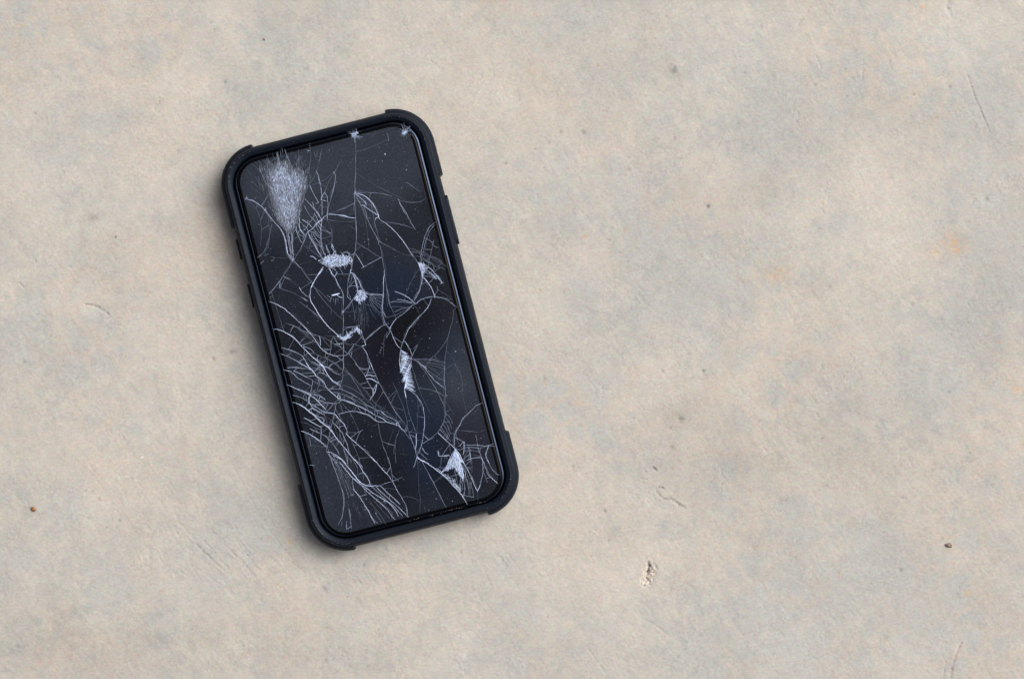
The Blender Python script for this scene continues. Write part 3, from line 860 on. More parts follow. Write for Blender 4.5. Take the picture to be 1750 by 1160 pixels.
.8 .5 s -102.6 75.6 -96.2 67.9 -88.1 58.2 -81.4 49.0 -74.2 38.8
1 .6 - -92.0 63.8 -89.9 66.2
1.1 .85 s -152.2 88.3 -140.0 79.9 -130.3 70.6 -123.6 61.3 -116.1 49.5 -108.5 37.8 -102.2 27.1 -97.1 17.4 -92.4 6.4 -88.9 -3.6 -85.2 -12.8 -76.9 -21.8 -67.9 -27.9 -52.1 -31.2
1 .7 s -65.2 -29.3 -54.6 -41.1
.8 .6 s -133.7 45.7 -123.2 39.3 -116.9 34.6 -109.6 27.5 -96.9 18.1 -83.8 10.2 -73.6 3.1 -66.5 -4.8 -59.4 -12.7 -49.2 -19.8
.6 .4 - -116.9 34.6 -104.0 20.0 -95.2 7.1 -89.9 -1.8
.6 .4 - -116.4 30.7 -104.6 17.8 -96.5 5.2 -89.9 -4.8
.5 .3 - -113.5 30.0 -103.3 16.8 -94.9 2.5
1 .8 - -83.8 10.2 -84.2 2.8 -86.4 -5.7
.8 .5 - -60.2 4.9 -66.8 -3.2 -69.4 -13.1 -74.4 -23.9
.6 .35 - -76.7 8.4 -60.2 4.9
.8 .5 - -60.2 4.9 -50.5 -1.3
1.2 .95 s -156.1 40.9 -150.4 39.4 -142.6 34.4 -135.2 28.0 -128.0 20.8 -123.6 14.4 -119.7 5.8 -114.5 -3.1 -109.2 -12.0 -103.9 -20.9 -97.2 -30.2 -90.5 -39.5 -89.4 -47.0
1 .8 - -127.4 23.0 -124.3 17.6
1 .8 - -115.1 0.1 -108.4 -3.1 -102.4 -9.2 -99.4 -15.2
.8 .5 s -117.4 -14.4 -106.7 -14.1 -99.4 -15.2 -92.0 -21.7 -83.2 -28.5 -73.3 -37.1 -66.4 -45.7 -61.1 -54.3
.8 .5 - -76.0 -24.3 -81.9 -29.6 -88.4 -37.0
.9 .75 s -151.0 7.8 -139.3 0.3 -129.0 -6.9 -121.4 -12.6 -117.8 -21.9 -114.3 -31.8 -112.1 -41.2
.9 .7 s -155.0 -1.7 -143.5 -10.0 -134.8 -17.5 -125.1 -26.8 -117.8 -34.0 -109.3 -41.9
.9 .7 - -107.1 -27.6 -97.3 -36.2 -90.7 -40.2 -82.7 -44.5 -76.7 -50.3
1.8 .5 - -149.6 -28.1 -140.7 -28.8 -129.7 -33.2 -118.8 -37.5
1 .6 - -126.3 -22.7 -125.8 -26.6
.7 .3 - -121.8 9.4 -107.3 7.2 -99.5 2.2
1 .6 s -34.2 100.4 -32.2 87.7 -29.0 76.3 -27.3 68.3 -31.3 52.7 -35.3 40.1 -38.6 24.3 -44.8 3.2 -47.0 -8.3 -50.6 -22.5 -58.9 -54.8
1 .85 - -39.4 115.3 -36.7 105.5 -34.2 100.4
.9 .7 - -28.5 108.0 -34.2 100.4
1 .8 - -53.9 73.7 -49.9 68.8
3.4 .95 - -46.8 71.8 -39.4 71.4 -33.3 71.7
1.2 .9 - -39.4 71.4 -34.8 65.7 -29.3 63.5
1 .7 - -47.6 69.0 -52.6 61.2
1 .6 - -44.7 68.3 -45.8 61.0
1 .6 - -40.8 65.8 -45.2 54.8
.8 .6 - -37.3 64.8 -38.0 59.0
.6 .3 - -52.6 55.2 -54.8 40.6
.7 .45 - -7.6 101.1 -12.6 93.3 -16.9 79.3 -22.4 61.0
1 .75 - -17.3 77.9 -21.6 63.9 -18.7 57.8 -17.6 56.0
.9 .6 - -17.3 77.9 -8.8 78.7 -1.9 76.2
1.8 .7 - -4.7 106.4 -7.0 100.2 -2.1 98.9
1.1 .9 - -2.2 98.2 -2.0 87.5 -2.0 75.5 -2.8 66.6
1 .85 s -1.2 96.4 3.4 84.7 4.7 72.2 8.4 63.0 14.4 56.9 25.9 54.7 37.3 50.2
1 .7 s -2.8 66.6 -12.8 57.0 -22.5 48.9 -30.0 43.3 -35.3 40.1
2.2 .8 - -36.4 41.9 -34.1 39.1
.6 .35 - -6.5 46.3 -13.8 18.0 -21.0 1.7
.6 .4 - -2.9 48.5 -8.8 22.7 -16.0 3.4
.6 .4 - -1.2 46.5 -5.9 22.0 -13.2 -0.3
.6 .4 - 1.3 47.4 -2.4 21.1 -9.6 -1.2
.6 .35 - -10.0 44.2 -15.1 30.4 -21.6 17.0
.6 .35 - -6.5 40.3 -11.6 23.5 -18.1 7.0
.6 .3 - 3.5 46.8 1.9 20.0 -1.1 2.6
1 .7 - -18.1 13.0 -19.2 -3.3
1.1 .8 - -37.5 8.2 -38.4 -4.4
.9 .8 - -47.7 -8.1 -34.5 -3.9
.8 .5 s -47.3 -9.7 -37.8 -16.7 -30.3 -17.1 -20.1 -24.3
.9 .7 s -30.3 -17.1 -38.2 -24.2 -46.1 -31.2 -53.2 -32.4
.8 .6 s -50.6 -22.5 -42.2 -33.7 -37.3 -44.1 -31.3 -61.9
.9 .6 - -12.8 4.1 -13.9 -6.2 -11.9 -15.8
.9 .6 - -16.8 -5.5 -13.3 -15.4
1.8 .75 s -11.9 -15.8 -12.3 -23.3 -19.9 -23.6
1.5 .6 - -19.9 -23.6 -15.5 -23.9
1 .8 s -18.7 -24.6 -14.1 -36.4 -12.8 -48.8 -10.0 -67.4
.8 .55 s 19.2 -1.1 7.4 -5.6 -4.7 -11.6 -11.9 -15.8
.7 .45 - -20.3 -25.0 -31.5 -27.4 -41.1 -29.5 -44.5 -30.9
.8 .6 - -13.5 -57.7 -17.1 -65.6
.8 .6 - 15.2 58.2 26.6 55.3 37.6 50.9
.7 .55 - 15.0 57.5 25.8 52.4 36.5 46.7
.7 .55 - 15.4 55.9 23.7 49.9 35.6 43.1
.7 .55 - 15.0 54.4 23.0 47.1 33.6 38.3
.7 .55 - 14.8 53.7 22.1 43.6 31.2 32.1
.7 .55 - 13.9 53.2 18.9 42.9 29.8 26.5
.7 .5 - 12.9 52.0 17.4 37.2 22.3 26.9 28.3 20.8
.7 .4 - 11.4 49.3 15.6 36.1 22.3 20.8 28.5 15.4
.6 .3 - 8.6 47.0 10.6 31.4 15.8 13.4
1 .8 s 49.7 92.4 47.5 83.9 42.5 70.1 37.7 50.1 31.6 33.5 29.0 22.1 28.2 13.2 28.6 4.1 33.5 -6.3
.8 .55 s 48.3 83.7 46.7 69.0 44.9 55.8 44.1 43.9 43.7 33.5 46.4 20.7 49.2 7.9
2 .5 s 49.9 7.7 62.4 12.0 72.7 16.9 81.6 22.2 87.1 23.1
2 .35 - 48.9 18.5 64.6 20.5 79.5 19.7
1 .8 s 49.9 7.7 41.3 0.8 33.5 -6.3
.8 .5 - 31.1 14.0 39.8 12.5 50.5 12.8 69.9 17.7
.8 .6 - 45.1 36.1 58.8 33.4 81.1 26.1
.9 .7 - 58.4 38.0 70.7 32.6 82.5 25.8
.8 .6 - 61.8 33.4 72.6 28.3 80.7 24.7
1 .8 s 57.5 51.9 70.4 43.2 78.7 34.3 86.9 22.4
1 .75 s 108.9 63.6 104.5 52.6 99.2 43.4 92.7 36.0 84.9 28.9
1.1 .9 s 111.5 62.2 115.2 52.9 118.4 44.5 120.1 36.5 121.1 28.7
1.5 .5 - 121.1 28.7 129.0 35.8 129.4 43.2
.8 .4 - 124.3 35.4 129.9 39.3
1.7 .6 s 86.9 22.4 96.6 27.4 105.8 28.1 116.3 27.7 121.8 25.5
.9 .7 s 120.4 25.9 129.9 21.9 137.9 17.6 143.7 10.8 152.2 -0.4
.7 .4 - 138.1 18.3 149.1 14.0
1 .75 s 115.4 27.2 109.6 16.5 104.5 11.1 97.1 6.1 88.2 0.9 75.4 -7.9 64.3 -15.7 55.4 -27.0 48.6 -35.8 43.2 -45.1
1 .8 s 33.5 -6.3 35.2 -14.3 36.2 -25.1 38.3 -34.7 43.2 -45.1
.7 .4 - 33.1 -7.7 27.0 -13.7 22.0 -18.4 18.1 -28.0 11.9 -49.1
1.5 .6 - 34.9 -9.6 29.5 -15.8 23.6 -21.1
.8 .6 s 35.7 2.3 20.0 0.2 7.9 -5.7 -4.2 -11.7 -11.7 -17.3
.9 .8 - 51.8 -32.1 56.3 -40.9 58.4 -50.5 59.1 -59.7
1 .8 s 43.2 -45.1 48.1 -55.4 52.3 -62.5 57.6 -65.4
1 .9 - 42.8 -46.5 38.8 -56.0 35.6 -65.8 34.5 -78.8
.9 .7 s 73.4 -45.2 65.1 -53.7 58.7 -61.1 55.1 -69.3 50.1 -82.8
.7 .25 - 71.6 -46.3 82.0 -35.3
.7 .6 s 57.6 -65.4 66.1 -67.6 78.6 -72.0 91.1 -76.3 110.8 -85.1
.6 .4 - 60.1 -67.5 84.2 -79.8 107.9 -90.4
.6 .4 - 62.6 -69.7 83.4 -82.6 106.8 -94.7
.5 .3 - 63.1 -67.6 84.7 -77.6 108.6 -87.6
.8 .7 s 58.3 -65.6 66.3 -72.9 71.7 -81.1 77.1 -89.7
.8 .45 s 152.2 -0.4 146.1 -3.4 140.7 -18.7 132.8 -31.8 124.2 -47.7 117.3 -65.6 111.9 -77.8 106.6 -97.3
.6 .3 - 117.8 -66.5 122.6 -77.5 126.0 -87.5 127.4 -102.7
.8 .4 - 78.8 -36.0 84.4 -37.5
1.8 .5 - -149.8 -28.3 -140.9 -29.1 -123.0 -35.9
1 .85 s -156.9 -29.5 -145.6 -35.4 -141.0 -41.2 -137.0 -49.0 -128.5 -57.2 -117.5 -67.6
.9 .75 s -141.0 -35.1 -133.3 -40.9 -123.6 -50.2 -113.0 -58.9
.9 .7 s -113.0 -58.9 -118.4 -71.2 -122.0 -79.3
.7 .3 - -150.6 -37.2 -142.4 -40.8
.9 .75 - -128.4 -24.7 -121.7 -31.0 -115.7 -37.1 -109.6 -42.4
1.2 .95 s -116.4 -27.8 -114.0 -36.0 -109.7 -43.1 -106.9 -49.9 -106.2 -53.1 -100.2 -59.2 -96.0 -66.3 -94.0 -75.9 -88.9 -85.6 -83.2 -93.0 -78.8 -99.5
1.2 .95 s -95.1 -33.3 -89.8 -42.2 -87.8 -51.8 -85.3 -60.0 -81.5 -68.5 -75.5 -74.6 -70.7 -79.6
.9 .7 - -109.3 -29.6 -100.3 -35.7 -89.5 -40.8 -83.1 -45.4 -77.5 -52.9 -66.2 -61.9
.9 .7 - -100.2 -47.1 -92.6 -52.8 -85.3 -60.0
.8 .5 - -103.8 -55.3 -100.1 -64.5 -93.6 -74.5
.8 .6 - -106.2 -53.1 -104.5 -58.1 -96.0 -66.3
.7 .5 - -109.1 -58.4 -101.0 -62.0 -95.8 -65.6
.7 .45 - -113.7 -58.7 -106.5 -65.9 -95.7 -77.0
.7 .4 s -120.1 -74.5 -109.4 -77.2 -97.7 -78.7 -92.4 -81.6
.9 .6 s -55.4 -43.5 -60.1 -55.9 -64.1 -68.5 -70.7 -79.6 -73.8 -85.6
.7 .4 s -70.7 -79.6 -63.4 -80.7 -49.6 -91.8 -35.9 -109.0 -25.0 -125.4 -20.1 -135.7
.7 .4 s -72.4 -39.1 -65.7 -48.4 -58.3 -54.8 -47.7 -66.6 -37.5 -85.9 -28.1 -108.0 -21.4 -123.3 -9.1 -140.1 3.2 -156.8
.9 .7 s -73.0 -82.8 -66.9 -88.2 -56.8 -96.1 -47.2 -106.1 -36.0 -121.1 -26.1 -129.7 -20.4 -137.1
.8 .6 s -88.9 -85.6 -75.2 -91.3 -63.5 -98.9 -51.2 -109.6 -35.3 -124.3
1.3 .85 - -76.8 -91.7 -80.6 -97.5 -76.0 -100.2 -75.9 -94.2
1.2 .95 s -79.0 -100.2 -65.9 -108.1 -55.7 -115.3 -45.6 -123.1 -36.9 -130.6 -28.6 -139.6 -23.7 -143.9
.9 .6 s -86.2 -107.4 -75.7 -104.8 -76.4 -101.6
.8 .6 - -83.5 -105.8 -94.8 -102.9 -105.5 -97.2 -110.4 -92.9
.7 .45 - -75.0 -108.0 -71.1 -116.6 -65.8 -125.5
1 .8 s -85.4 -125.0 -74.7 -124.7 -62.8 -125.5 -51.8 -129.8 -38.6 -137.0 -32.6 -143.1 -27.1 -151.3 -19.1 -155.6 -10.6 -157.8
.9 .75 s -24.0 -142.3 -27.6 -147.4 -25.9 -152.4
1 .7 - -21.3 -134.7 -14.4 -137.2 -10.5 -145.7
1.1 .8 - -22.0 -134.5 -21.5 -141.4
.8 .6 - -34.6 -127.5 -38.5 -131.0
1 .85 s -24.2 -143.0 -14.8 -150.7 -9.2 -158.2 1.2 -164.6 7.8 -168.6 10.8 -174.7 15.9 -181.3
1 .8 - -14.8 -138.6 -8.1 -147.9 3.2 -156.8
1.6 .7 - 2.8 -164.3 8.9 -164.3
.9 .7 s 3.2 -156.8 7.8 -162.6 10.8 -174.7
.9 .65 s -36.9 -48.2 -32.0 -58.6 -26.4 -72.1 -24.4 -81.7 -20.5 -96.3 -18.5 -105.9
.7 .5 - -31.2 -96.6 -25.2 -108.7
.9 .6 s -12.8 -54.4 -10.0 -67.2 -7.6 -81.4 -5.9 -92.5 -3.2 -105.3 2.7 -123.4 9.0 -146.2 17.4 -166.5
.9 .7 - -13.9 -58.7 -19.3 -67.9 -25.7 -75.3
1.6 .75 s -26.8 -73.5 -17.9 -74.3 -9.9 -78.6
1.6 .8 s -25.0 -78.5 -16.7 -81.4 -6.5 -91.6
1 .6 - -15.4 -76.4 -15.5 -82.5
1.6 .7 - -10.2 -91.4 -16.3 -103.4 -24.2 -110.5 -28.5 -115.4
1.6 .6 - -12.0 -92.4 -18.4 -99.9 -21.7 -106.6
1 .6 - -17.3 -95.6 -20.6 -102.3 -17.0 -106.3
1.2 .5 - -8.7 -135.6 -5.8 -133.3
1.2 .9 s -158.3 -55.6 -152.8 -57.8 -145.4 -64.2 -138.0 -70.7 -127.9 -78.6 -121.7 -83.9 -118.2 -87.9 -111.9 -98.6 -106.6 -107.5 -103.6 -113.5
.9 .7 s -141.3 -66.0 -129.8 -74.3 -121.7 -83.9
.9 .8 s -152.6 -74.5 -140.7 -81.3 -129.6 -91.0
1.1 .85 s -122.0 -79.3 -127.4 -88.5 -128.2 -94.4 -126.1 -100.9 -122.9 -106.3 -114.5 -114.5 -108.4 -120.6
1.1 .85 s -128.2 -94.4 -116.9 -106.3 -105.9 -116.7 -92.1 -121.8 -87.2 -132.1 -80.9 -142.8 -78.8 -152.4 -77.8 -157.2
.9 .7 - -118.3 -82.5 -109.8 -84.7 -105.1 -89.7 -100.8 -96.8
.9 .7 - -117.1 -83.6 -109.1 -87.9 -101.5 -93.6
.9 .65 s -118.9 -87.7 -113.6 -93.6 -101.9 -101.1 -92.2 -104.4 -85.4 -107.6
.9 .7 - -99.1 -101.8 -100.9 -105.9
.6 .4 - -101.9 -95.1 -108.7 -97.9 -112.6 -95.3
1.2 .95 s -156.2 -85.7 -146.5 -91.9 -139.2 -99.1 -132.5 -108.4 -125.7 -116.9 -119.3 -127.6 -112.6 -136.9 -106.8 -143.7 -103.0 -152.3 -98.4 -164.0 -93.5 -174.3 -88.6 -184.7 -83.7 -195.0 -78.8 -205.4 -73.4 -214.0
1.1 .85 s -143.6 -116.1 -136.2 -122.6 -127.7 -130.8 -119.2 -139.0
.7 .55 - -151.1 -121.8 -140.3 -126.8 -130.6 -136.1 -120.5 -144.0
1 .75 - -138.9 -136.2 -132.0 -141.8 -123.2 -148.6
1 .75 s -119.0 -138.3 -121.4 -147.5 -126.1 -162.9
.9 .7 - -125.5 -116.2 -117.7 -121.3 -111.3 -125.9 -113.1 -133.0
.8 .5 - -109.2 -120.4 -110.6 -126.1
.9 .6 s -85.4 -107.6 -89.2 -116.5 -92.1 -121.8 -95.7 -129.9 -98.6 -135.2 -103.6 -143.0 -110.8 -159.3 -117.3 -172.8 -120.9 -180.9
.9 .75 s -97.9 -135.4 -92.3 -145.9 -87.4 -156.3 -85.7 -167.3 -83.9 -178.3 -84.0 -190.4
.8 .5 - -110.3 -133.7 -103.6 -143.0
1 .6 - -108.6 -138.7 -102.7 -142.5
.6 .4 - -106.3 -124.2 -97.9 -132.4
.8 .7 - -120.5 -108.4 -126.5 -102.4
.7 .5 - -125.8 -105.6 -119.8 -111.6
1.1 .85 s -154.0 -136.1 -143.1 -143.5 -134.6 -151.7 -126.5 -161.3 -121.2 -170.3 -117.7 -174.2
.6 .35 - -150.2 -141.7 -137.4 -151.0 -126.7 -162.1
.6 .35 - -149.8 -146.3 -138.2 -153.8 -126.8 -162.8
.5 .25 - -152.0 -148.7 -138.9 -156.6 -126.0 -165.3
.9 .7 s -121.8 -148.9 -114.7 -156.8 -111.9 -163.6 -105.6 -174.3 -102.1 -184.2 -101.1 -192.1
.7 .35 - -150.3 -165.8 -140.9 -164.5 -132.7 -168.1 -119.1 -173.8
1.2 .85 s -120.9 -180.9 -112.8 -184.5 -104.3 -192.8 -97.6 -202.0 -93.3 -208.9
.8 .55 - -120.9 -180.9 -117.4 -190.9 -116.0 -203.1
.8 .55 - -118.8 -184.5 -112.8 -196.6 -108.9 -204.9
.8 .55 - -113.1 -185.9 -108.3 -202.3
1 .85 s -77.8 -157.2 -81.3 -159.3 -75.7 -169.8 -69.0 -179.1 -60.2 -192.0 -50.7 -208.0 -42.2 -222.0
.9 .5 - -80.3 -158.1 -71.7 -160.3 -64.7 -162.1
.9 .6 - -52.2 -160.8 -65.0 -163.5 -75.5 -169.1
.7 .4 - -80.6 -159.5 -86.7 -165.5 -93.8 -169.7 -103.1 -176.4
.8 .55 - -91.1 -182.5 -91.2 -194.6 -90.5 -209.6
.8 .5 - -92.1 -180.8 -91.5 -190.0 -84.1 -208.5
.7 .45 - -76.1 -171.3 -72.6 -187.3 -70.6 -202.9 -70.6 -214.7
.7 .4 - -83.6 -176.9 -83.3 -193.6
.5 .2 - -70.5 -128.8 -76.7 -156.0
.8 .5 s -24.1 -154.4 -25.6 -169.1 -26.1 -194.7 -23.7 -208.9 -23.8 -226.7
1.2 .55 - -26.1 -194.7 -25.1 -202.5
.6 .3 - -0.8 -172.4 -9.7 -183.8 -20.1 -200.8
.8 .45 s 8.5 -174.8 -1.9 -188.8 -8.1 -206.9 -12.4 -229.7
.6 .3 - -36.6 -158.7 -24.1 -157.4
.7 .4 - -21.6 -120.2 -12.5 -131.6 -1.2 -146.6 9.0 -159.8 21.6 -175.9
.7 .4 - -10.0 -74.8 -5.5 -92.6 0.1 -112.2 5.3 -133.2 12.3 -153.1 20.0 -170.2 22.1 -176.8
.7 .45 s 16.9 -96.8 21.0 -119.1 23.4 -139.3 23.6 -162.1 21.4 -176.6 21.7 -187.3
1 .8 s 21.7 -187.3 23.7 -202.9 25.0 -215.4 24.4 -226.6
.8 .5 - 32.0 -126.4 30.5 -138.1 30.0 -154.6 31.7 -171.7 33.7 -187.4
1.6 .85 - 32.4 -112.9 32.0 -120.4 32.0 -126.4
.9 .75 s 36.7 -111.0 42.7 -117.1 49.4 -126.3 54.0 -138.1 55.7 -149.1 54.1 -163.9 50.9 -176.6 45.8 -190.5 40.0 -204.1 34.3 -214.7 24.4 -226.6
.7 .35 - 49.0 -127.8 50.4 -134.2 45.3 -154.0 35.2 -187.7
1.4 .85 - 33.4 -188.8 29.4 -204.4 25.0 -215.4
1 .65 - 23.1 -187.6 30.3 -194.8
.8 .5 s 14.4 -180.1 21.9 -197.9
1.3 .9 s 24.4 -226.6 30.6 -234.9 40.6 -243.3
1 .75 - 37.5 -214.0 39.6 -223.6 44.3 -228.6
.7 .4 - 32.4 -233.9 46.8 -236.8
.9 .65 s 38.9 -208.4 53.9 -203.1 69.2 -196.5
.9 .6 s 69.2 -196.5 75.3 -190.5 83.9 -180.6 89.3 -168.3 91.5 -156.8 99.5 -128.6 101.0 -113.9 105.4 -99.9 109.7 -85.9
.7 .5 - 106.8 -91.2 103.0 -88.4
.7 .5 - 105.7 -95.4 102.2 -92.7
.7 .5 - 104.6 -99.7 100.9 -96.6
.7 .5 - 103.7 -103.2 100.2 -100.4
.7 .5 - 102.8 -106.8 99.1 -103.6
.7 .5 - 102.2 -111.2 98.3 -108.4
.7 .5 - 101.5 -115.5 98.1 -112.4
.7 .5 - 100.7 -119.8 97.3 -116.7
.7 .5 - 99.6 -124.1 96.4 -121.0
.7 .55 - 88.9 -166.7 95.3 -177.4 97.0 -188.5
.7 .55 - 86.4 -170.6 92.0 -184.2 93.4 -196.6
.7 .55 - 83.2 -177.4 87.7 -189.1 89.8 -204.8
.7 .55 - 80.3 -182.7 84.5 -195.9 87.3 -208.7
.7 .6 - 76.0 -187.6 80.6 -199.4 84.7 -212.6
.8 .65 - 73.5 -191.5 81.6 -207.2 86.9 -216.1
.6 .35 - 94.7 -150.1 99.3 -161.8 103.5 -175.0
1.3 .9 s 69.2 -196.5 76.6 -208.9 84.3 -220.0 90.7 -230.7
.8 .75 s 67.1 -74.9 73.1 -81.0 79.4 -97.8 85.4 -109.9 92.1 -119.2 98.8 -128.4
.6 .4 - 74.9 -80.0 83.4 -88.2 90.5 -96.0 97.2 -105.3
.5 .35 - 79.2 -81.1 92.8 -86.8 106.8 -94.2
.5 .35 - 78.3 -78.6 93.6 -84.0 107.9 -89.9
.6 .4 - 80.5 -99.5 90.7 -106.7 96.0 -112.6
1.6 .3 - 53.6 -116.1 63.5 -118.6 75.7 -124.0 87.4 -131.6 94.4 -139.4
.7 .45 - 125.3 -89.9 128.4 -101.3 130.8 -115.5 129.3 -127.2 129.0 -131.6
1 .75 s 155.6 -166.5 142.9 -168.5 130.5 -175.9 116.4 -183.6 107.6 -194.2 99.7 -201.3 94.4 -210.5 89.4 -229.6
1.8 .8 - 116.0 -182.0 116.7 -185.2
.6 .25 - 137.7 -153.6 123.4 -174.1 116.6 -182.9
.6 .25 - 116.2 -184.3 124.0 -183.3 129.4 -180.1 143.9 -182.4
1 .8 - 97.4 -227.9 102.8 -224.7 108.0 -222.3 104.5 -235.8 100.9 -243.9
1.4 .6 - 106.7 -227.3 112.2 -229.4 127.8 -233.4 141.6 -238.5 155.3 -238.2
.9 .6 s 90.9 -230.0 97.4 -234.0 108.4 -232.2 116.9 -234.4 129.3 -239.1 145.9 -239.6 157.0 -243.2
.9 .6 - 104.1 -237.2 115.7 -239.4 125.2 -243.4 130.5 -246.2
.9 .65 - 130.2 -215.2 129.4 -227.0 128.3 -237.3 129.3 -251.2 131.4 -266.6
.9 .65 s 111.4 -232.3 114.1 -239.7 110.1 -261.1
1.4 .75 s 145.9 -239.6 138.1 -252.0 137.7 -259.4 139.9 -268.8
.7 .4 - 133.1 -212.9 148.5 -211.5
.8 .6 - 102.8 -254.2 112.2 -252.9 128.4 -254.8 131.4 -266.6
.7 .4 - 112.6 -245.4 122.2 -249.4 126.4 -250.5
1.7 .75 - 61.6 -226.3 60.8 -235.1 69.3 -237.3 78.2 -238.1
1.3 .7 - 69.5 -236.6 78.4 -237.4
1 .6 - 69.3 -237.3 68.7 -242.5
.9 .6 - 73.9 -237.0 73.5 -241.4
.8 .5 - 64.7 -237.7 61.1 -248.5
.7 .4 - 60.1 -225.9 71.4 -223.5
1.1 .85 s 90.7 -230.7 80.7 -240.2 71.8 -251.3
1.2 .85 s 90.7 -230.7 95.6 -241.0 98.7 -258.2
.9 .7 s -116.0 -190.8 -116.1 -202.9 -114.0 -218.5 -112.4 -235.6 -111.4 -255.5 -113.7 -270.0 -118.0 -284.0 -123.1 -294.9 -133.4 -305.8
.7 .5 - -113.9 -194.4 -109.4 -212.2 -105.6 -232.8 -103.6 -254.5 -103.7 -266.6
.6 .45 - -113.2 -194.5 -106.5 -212.9 -102.8 -233.5 -100.0 -252.4 -98.3 -263.4
.6 .4 - -112.5 -194.7 -104.1 -215.0 -98.5 -234.6 -95.8 -253.5 -92.0 -268.0
.6 .4 - -111.4 -193.5 -99.8 -216.1 -92.8 -236.1
.6 .35 - -112.9 -208.2 -107.7 -229.2 -105.0 -248.1 -104.0 -261.9
.6 .35 - -116.4 -198.3 -112.3 -223.5 -108.2 -242.7
.6 .35 - -109.7 -201.5 -100.6 -225.0 -91.1 -247.1
1.2 .6 - -109.7 -201.5 -108.3 -204.9
1.4 .95 s -112.4 -188.7 -107.5 -193.0 -100.1 -199.4 -94.1 -211.5 -88.1 -223.7 -82.5 -237.2 -76.2 -247.9 -65.8 -254.4 -48.7 -258.7
1.1 .9 s -104.0 -203.0 -96.3 -220.1 -88.2 -235.7 -80.5 -246.8 -70.9 -256.8 -60.7 -270.0 -53.3 -276.5 -46.2 -284.3 -38.1 -294.0 -33.2 -304.3 -30.5 -317.1
.8 .6 - -89.0 -197.7 -91.3 -212.3
.8 .6 - -84.1 -202.0 -84.5 -209.5
.8 .5 - -70.6 -202.5 -70.3 -213.1
1 .85 s -81.9 -199.5 -76.7 -208.5 -71.8 -218.8 -69.7 -228.4 -65.8 -236.9 -63.4 -245.1 -62.9 -255.1
.6 .4 - -78.5 -209.5 -77.1 -222.0 -79.3 -233.5
.6 .45 - -69.7 -228.4 -72.3 -244.4
1 .85 s -50.0 -207.7 -42.3 -221.8 -36.3 -233.9 -30.0 -244.6 -25.5 -256.4
.8 .65 s -22.4 -214.8 -22.4 -226.9 -23.3 -244.9 -25.2 -256.5
1 .7 - -24.3 -234.0 -31.4 -241.3 -34.6 -238.9
1 .6 s -48.7 -258.7 -34.7 -257.0 -25.4 -257.2 -16.2 -255.7 -6.8 -254.4
1 .8 s -25.4 -257.2 -22.0 -272.4 -17.8 -285.6 -14.7 -297.0 -13.7 -307.8 -15.4 -320.2
1 .75 s -62.9 -255.1 -51.8 -270.8 -43.4 -285.1 -33.2 -298.3 -27.2 -310.4 -23.4 -318.9
1 .8 s -54.8 -258.7 -45.1 -274.0 -36.3 -286.9 -26.5 -301.5 -18.0 -315.8 -15.0 -321.8
1 .8 - -47.3 -259.1 -38.7 -272.7 -29.9 -285.5 -22.5 -298.0
1 .85 - -77.3 -252.2 -68.9 -266.4 -60.1 -279.3 -52.3 -290.3 -44.9 -302.8 -40.4 -314.6 -36.7 -320.8
1.2 .8 - -49.3 -287.3 -43.4 -285.1
.9 .6 - -47.3 -282.5 -46.3 -290.4
1 .85 s -93.8 -251.7 -87.7 -263.1 -82.4 -278.1 -77.2 -293.0 -74.8 -307.2 -71.9 -319.3
.8 .6 - -82.5 -284.1 -75.8 -299.4 -72.7 -310.8 -67.4 -319.7
.6 .4 - -93.8 -281.2 -93.2 -290.4 -92.5 -299.7
.6 .4 - -71.8 -277.8 -64.1 -294.9 -58.5 -308.4 -54.0 -326.2
.6 .4 - -64.7 -279.6 -51.7 -305.6 -45.4 -316.3
1 .5 - -67.0 -300.2 -60.0 -320.1
.8 .55 - -75.9 -258.6 -72.4 -268.5
.8 .6 - -108.1 -283.6 -109.6 -298.3 -112.2 -317.3
1 .7 - -116.7 -302.5 -121.1 -316.5
.8 .5 - -124.5 -300.5 -127.4 -308.9
.6 .3 - -107.3 -268.7 -108.8 -286.4
.5 .3 - -99.4 -267.6 -96.0 -289.7 -94.0 -305.3
.5 .3 - -86.7 -283.0 -81.5 -304.0 -76.7 -320.4
1 .7 - -154.9 -195.2 -145.4 -199.1
.6 .25 - -11.0 -217.8 -13.6 -230.7
.7 .35 s 25.2 -230.1 13.4 -284.5 12.7 -296.4 6.5 -319.1
1 .75 - 25.2 -227.0 18.4 -238.9 14.2 -243.1
1.3 .95 s 23.8 -228.9 33.8 -236.8 44.4 -248.6 53.6 -260.0 62.8 -271.5 69.1 -282.2 75.0 -294.3 81.0 -306.4 84.5 -316.4 87.3 -326.2
.9 .6 s 30.1 -233.6 36.9 -260.3 41.4 -278.1 45.5 -297.3 49.0 -313.3 50.7 -321.3
.8 .7 - 92.4 -250.3 89.8 -266.3 86.9 -280.7 79.6 -300.0
.9 .7 - 91.6 -253.2 93.0 -271.7 91.5 -283.4 89.6 -299.5 83.4 -314.6
.8 .7 - 93.8 -256.8 97.2 -272.8 96.4 -281.6 95.6 -302.6 93.0 -312.5
1 .85 s 97.0 -250.0 101.5 -267.8 105.0 -283.8 106.3 -296.3 109.1 -309.1
.8 .5 - 101.4 -292.0 101.2 -310.1 100.8 -317.6
.8 .6 - 88.3 -284.1 85.0 -299.9 80.7 -301.8
1.4 .8 - 102.4 -290.7 102.0 -295.2
.7 .5 - 98.0 -263.9 100.0 -285.6 98.8 -295.9
1.2 .7 - 58.9 -262.9 54.3 -257.2 50.8 -253.3
1.1 .75 - 78.9 -243.9 70.3 -253.8 58.9 -262.9 55.7 -263.6
1 .6 - 59.3 -261.5 68.5 -260.9
.8 .5 - 57.5 -256.5 65.5 -237.4
.7 .4 - 113.7 -249.8 111.5 -264.3 107.5 -276.9
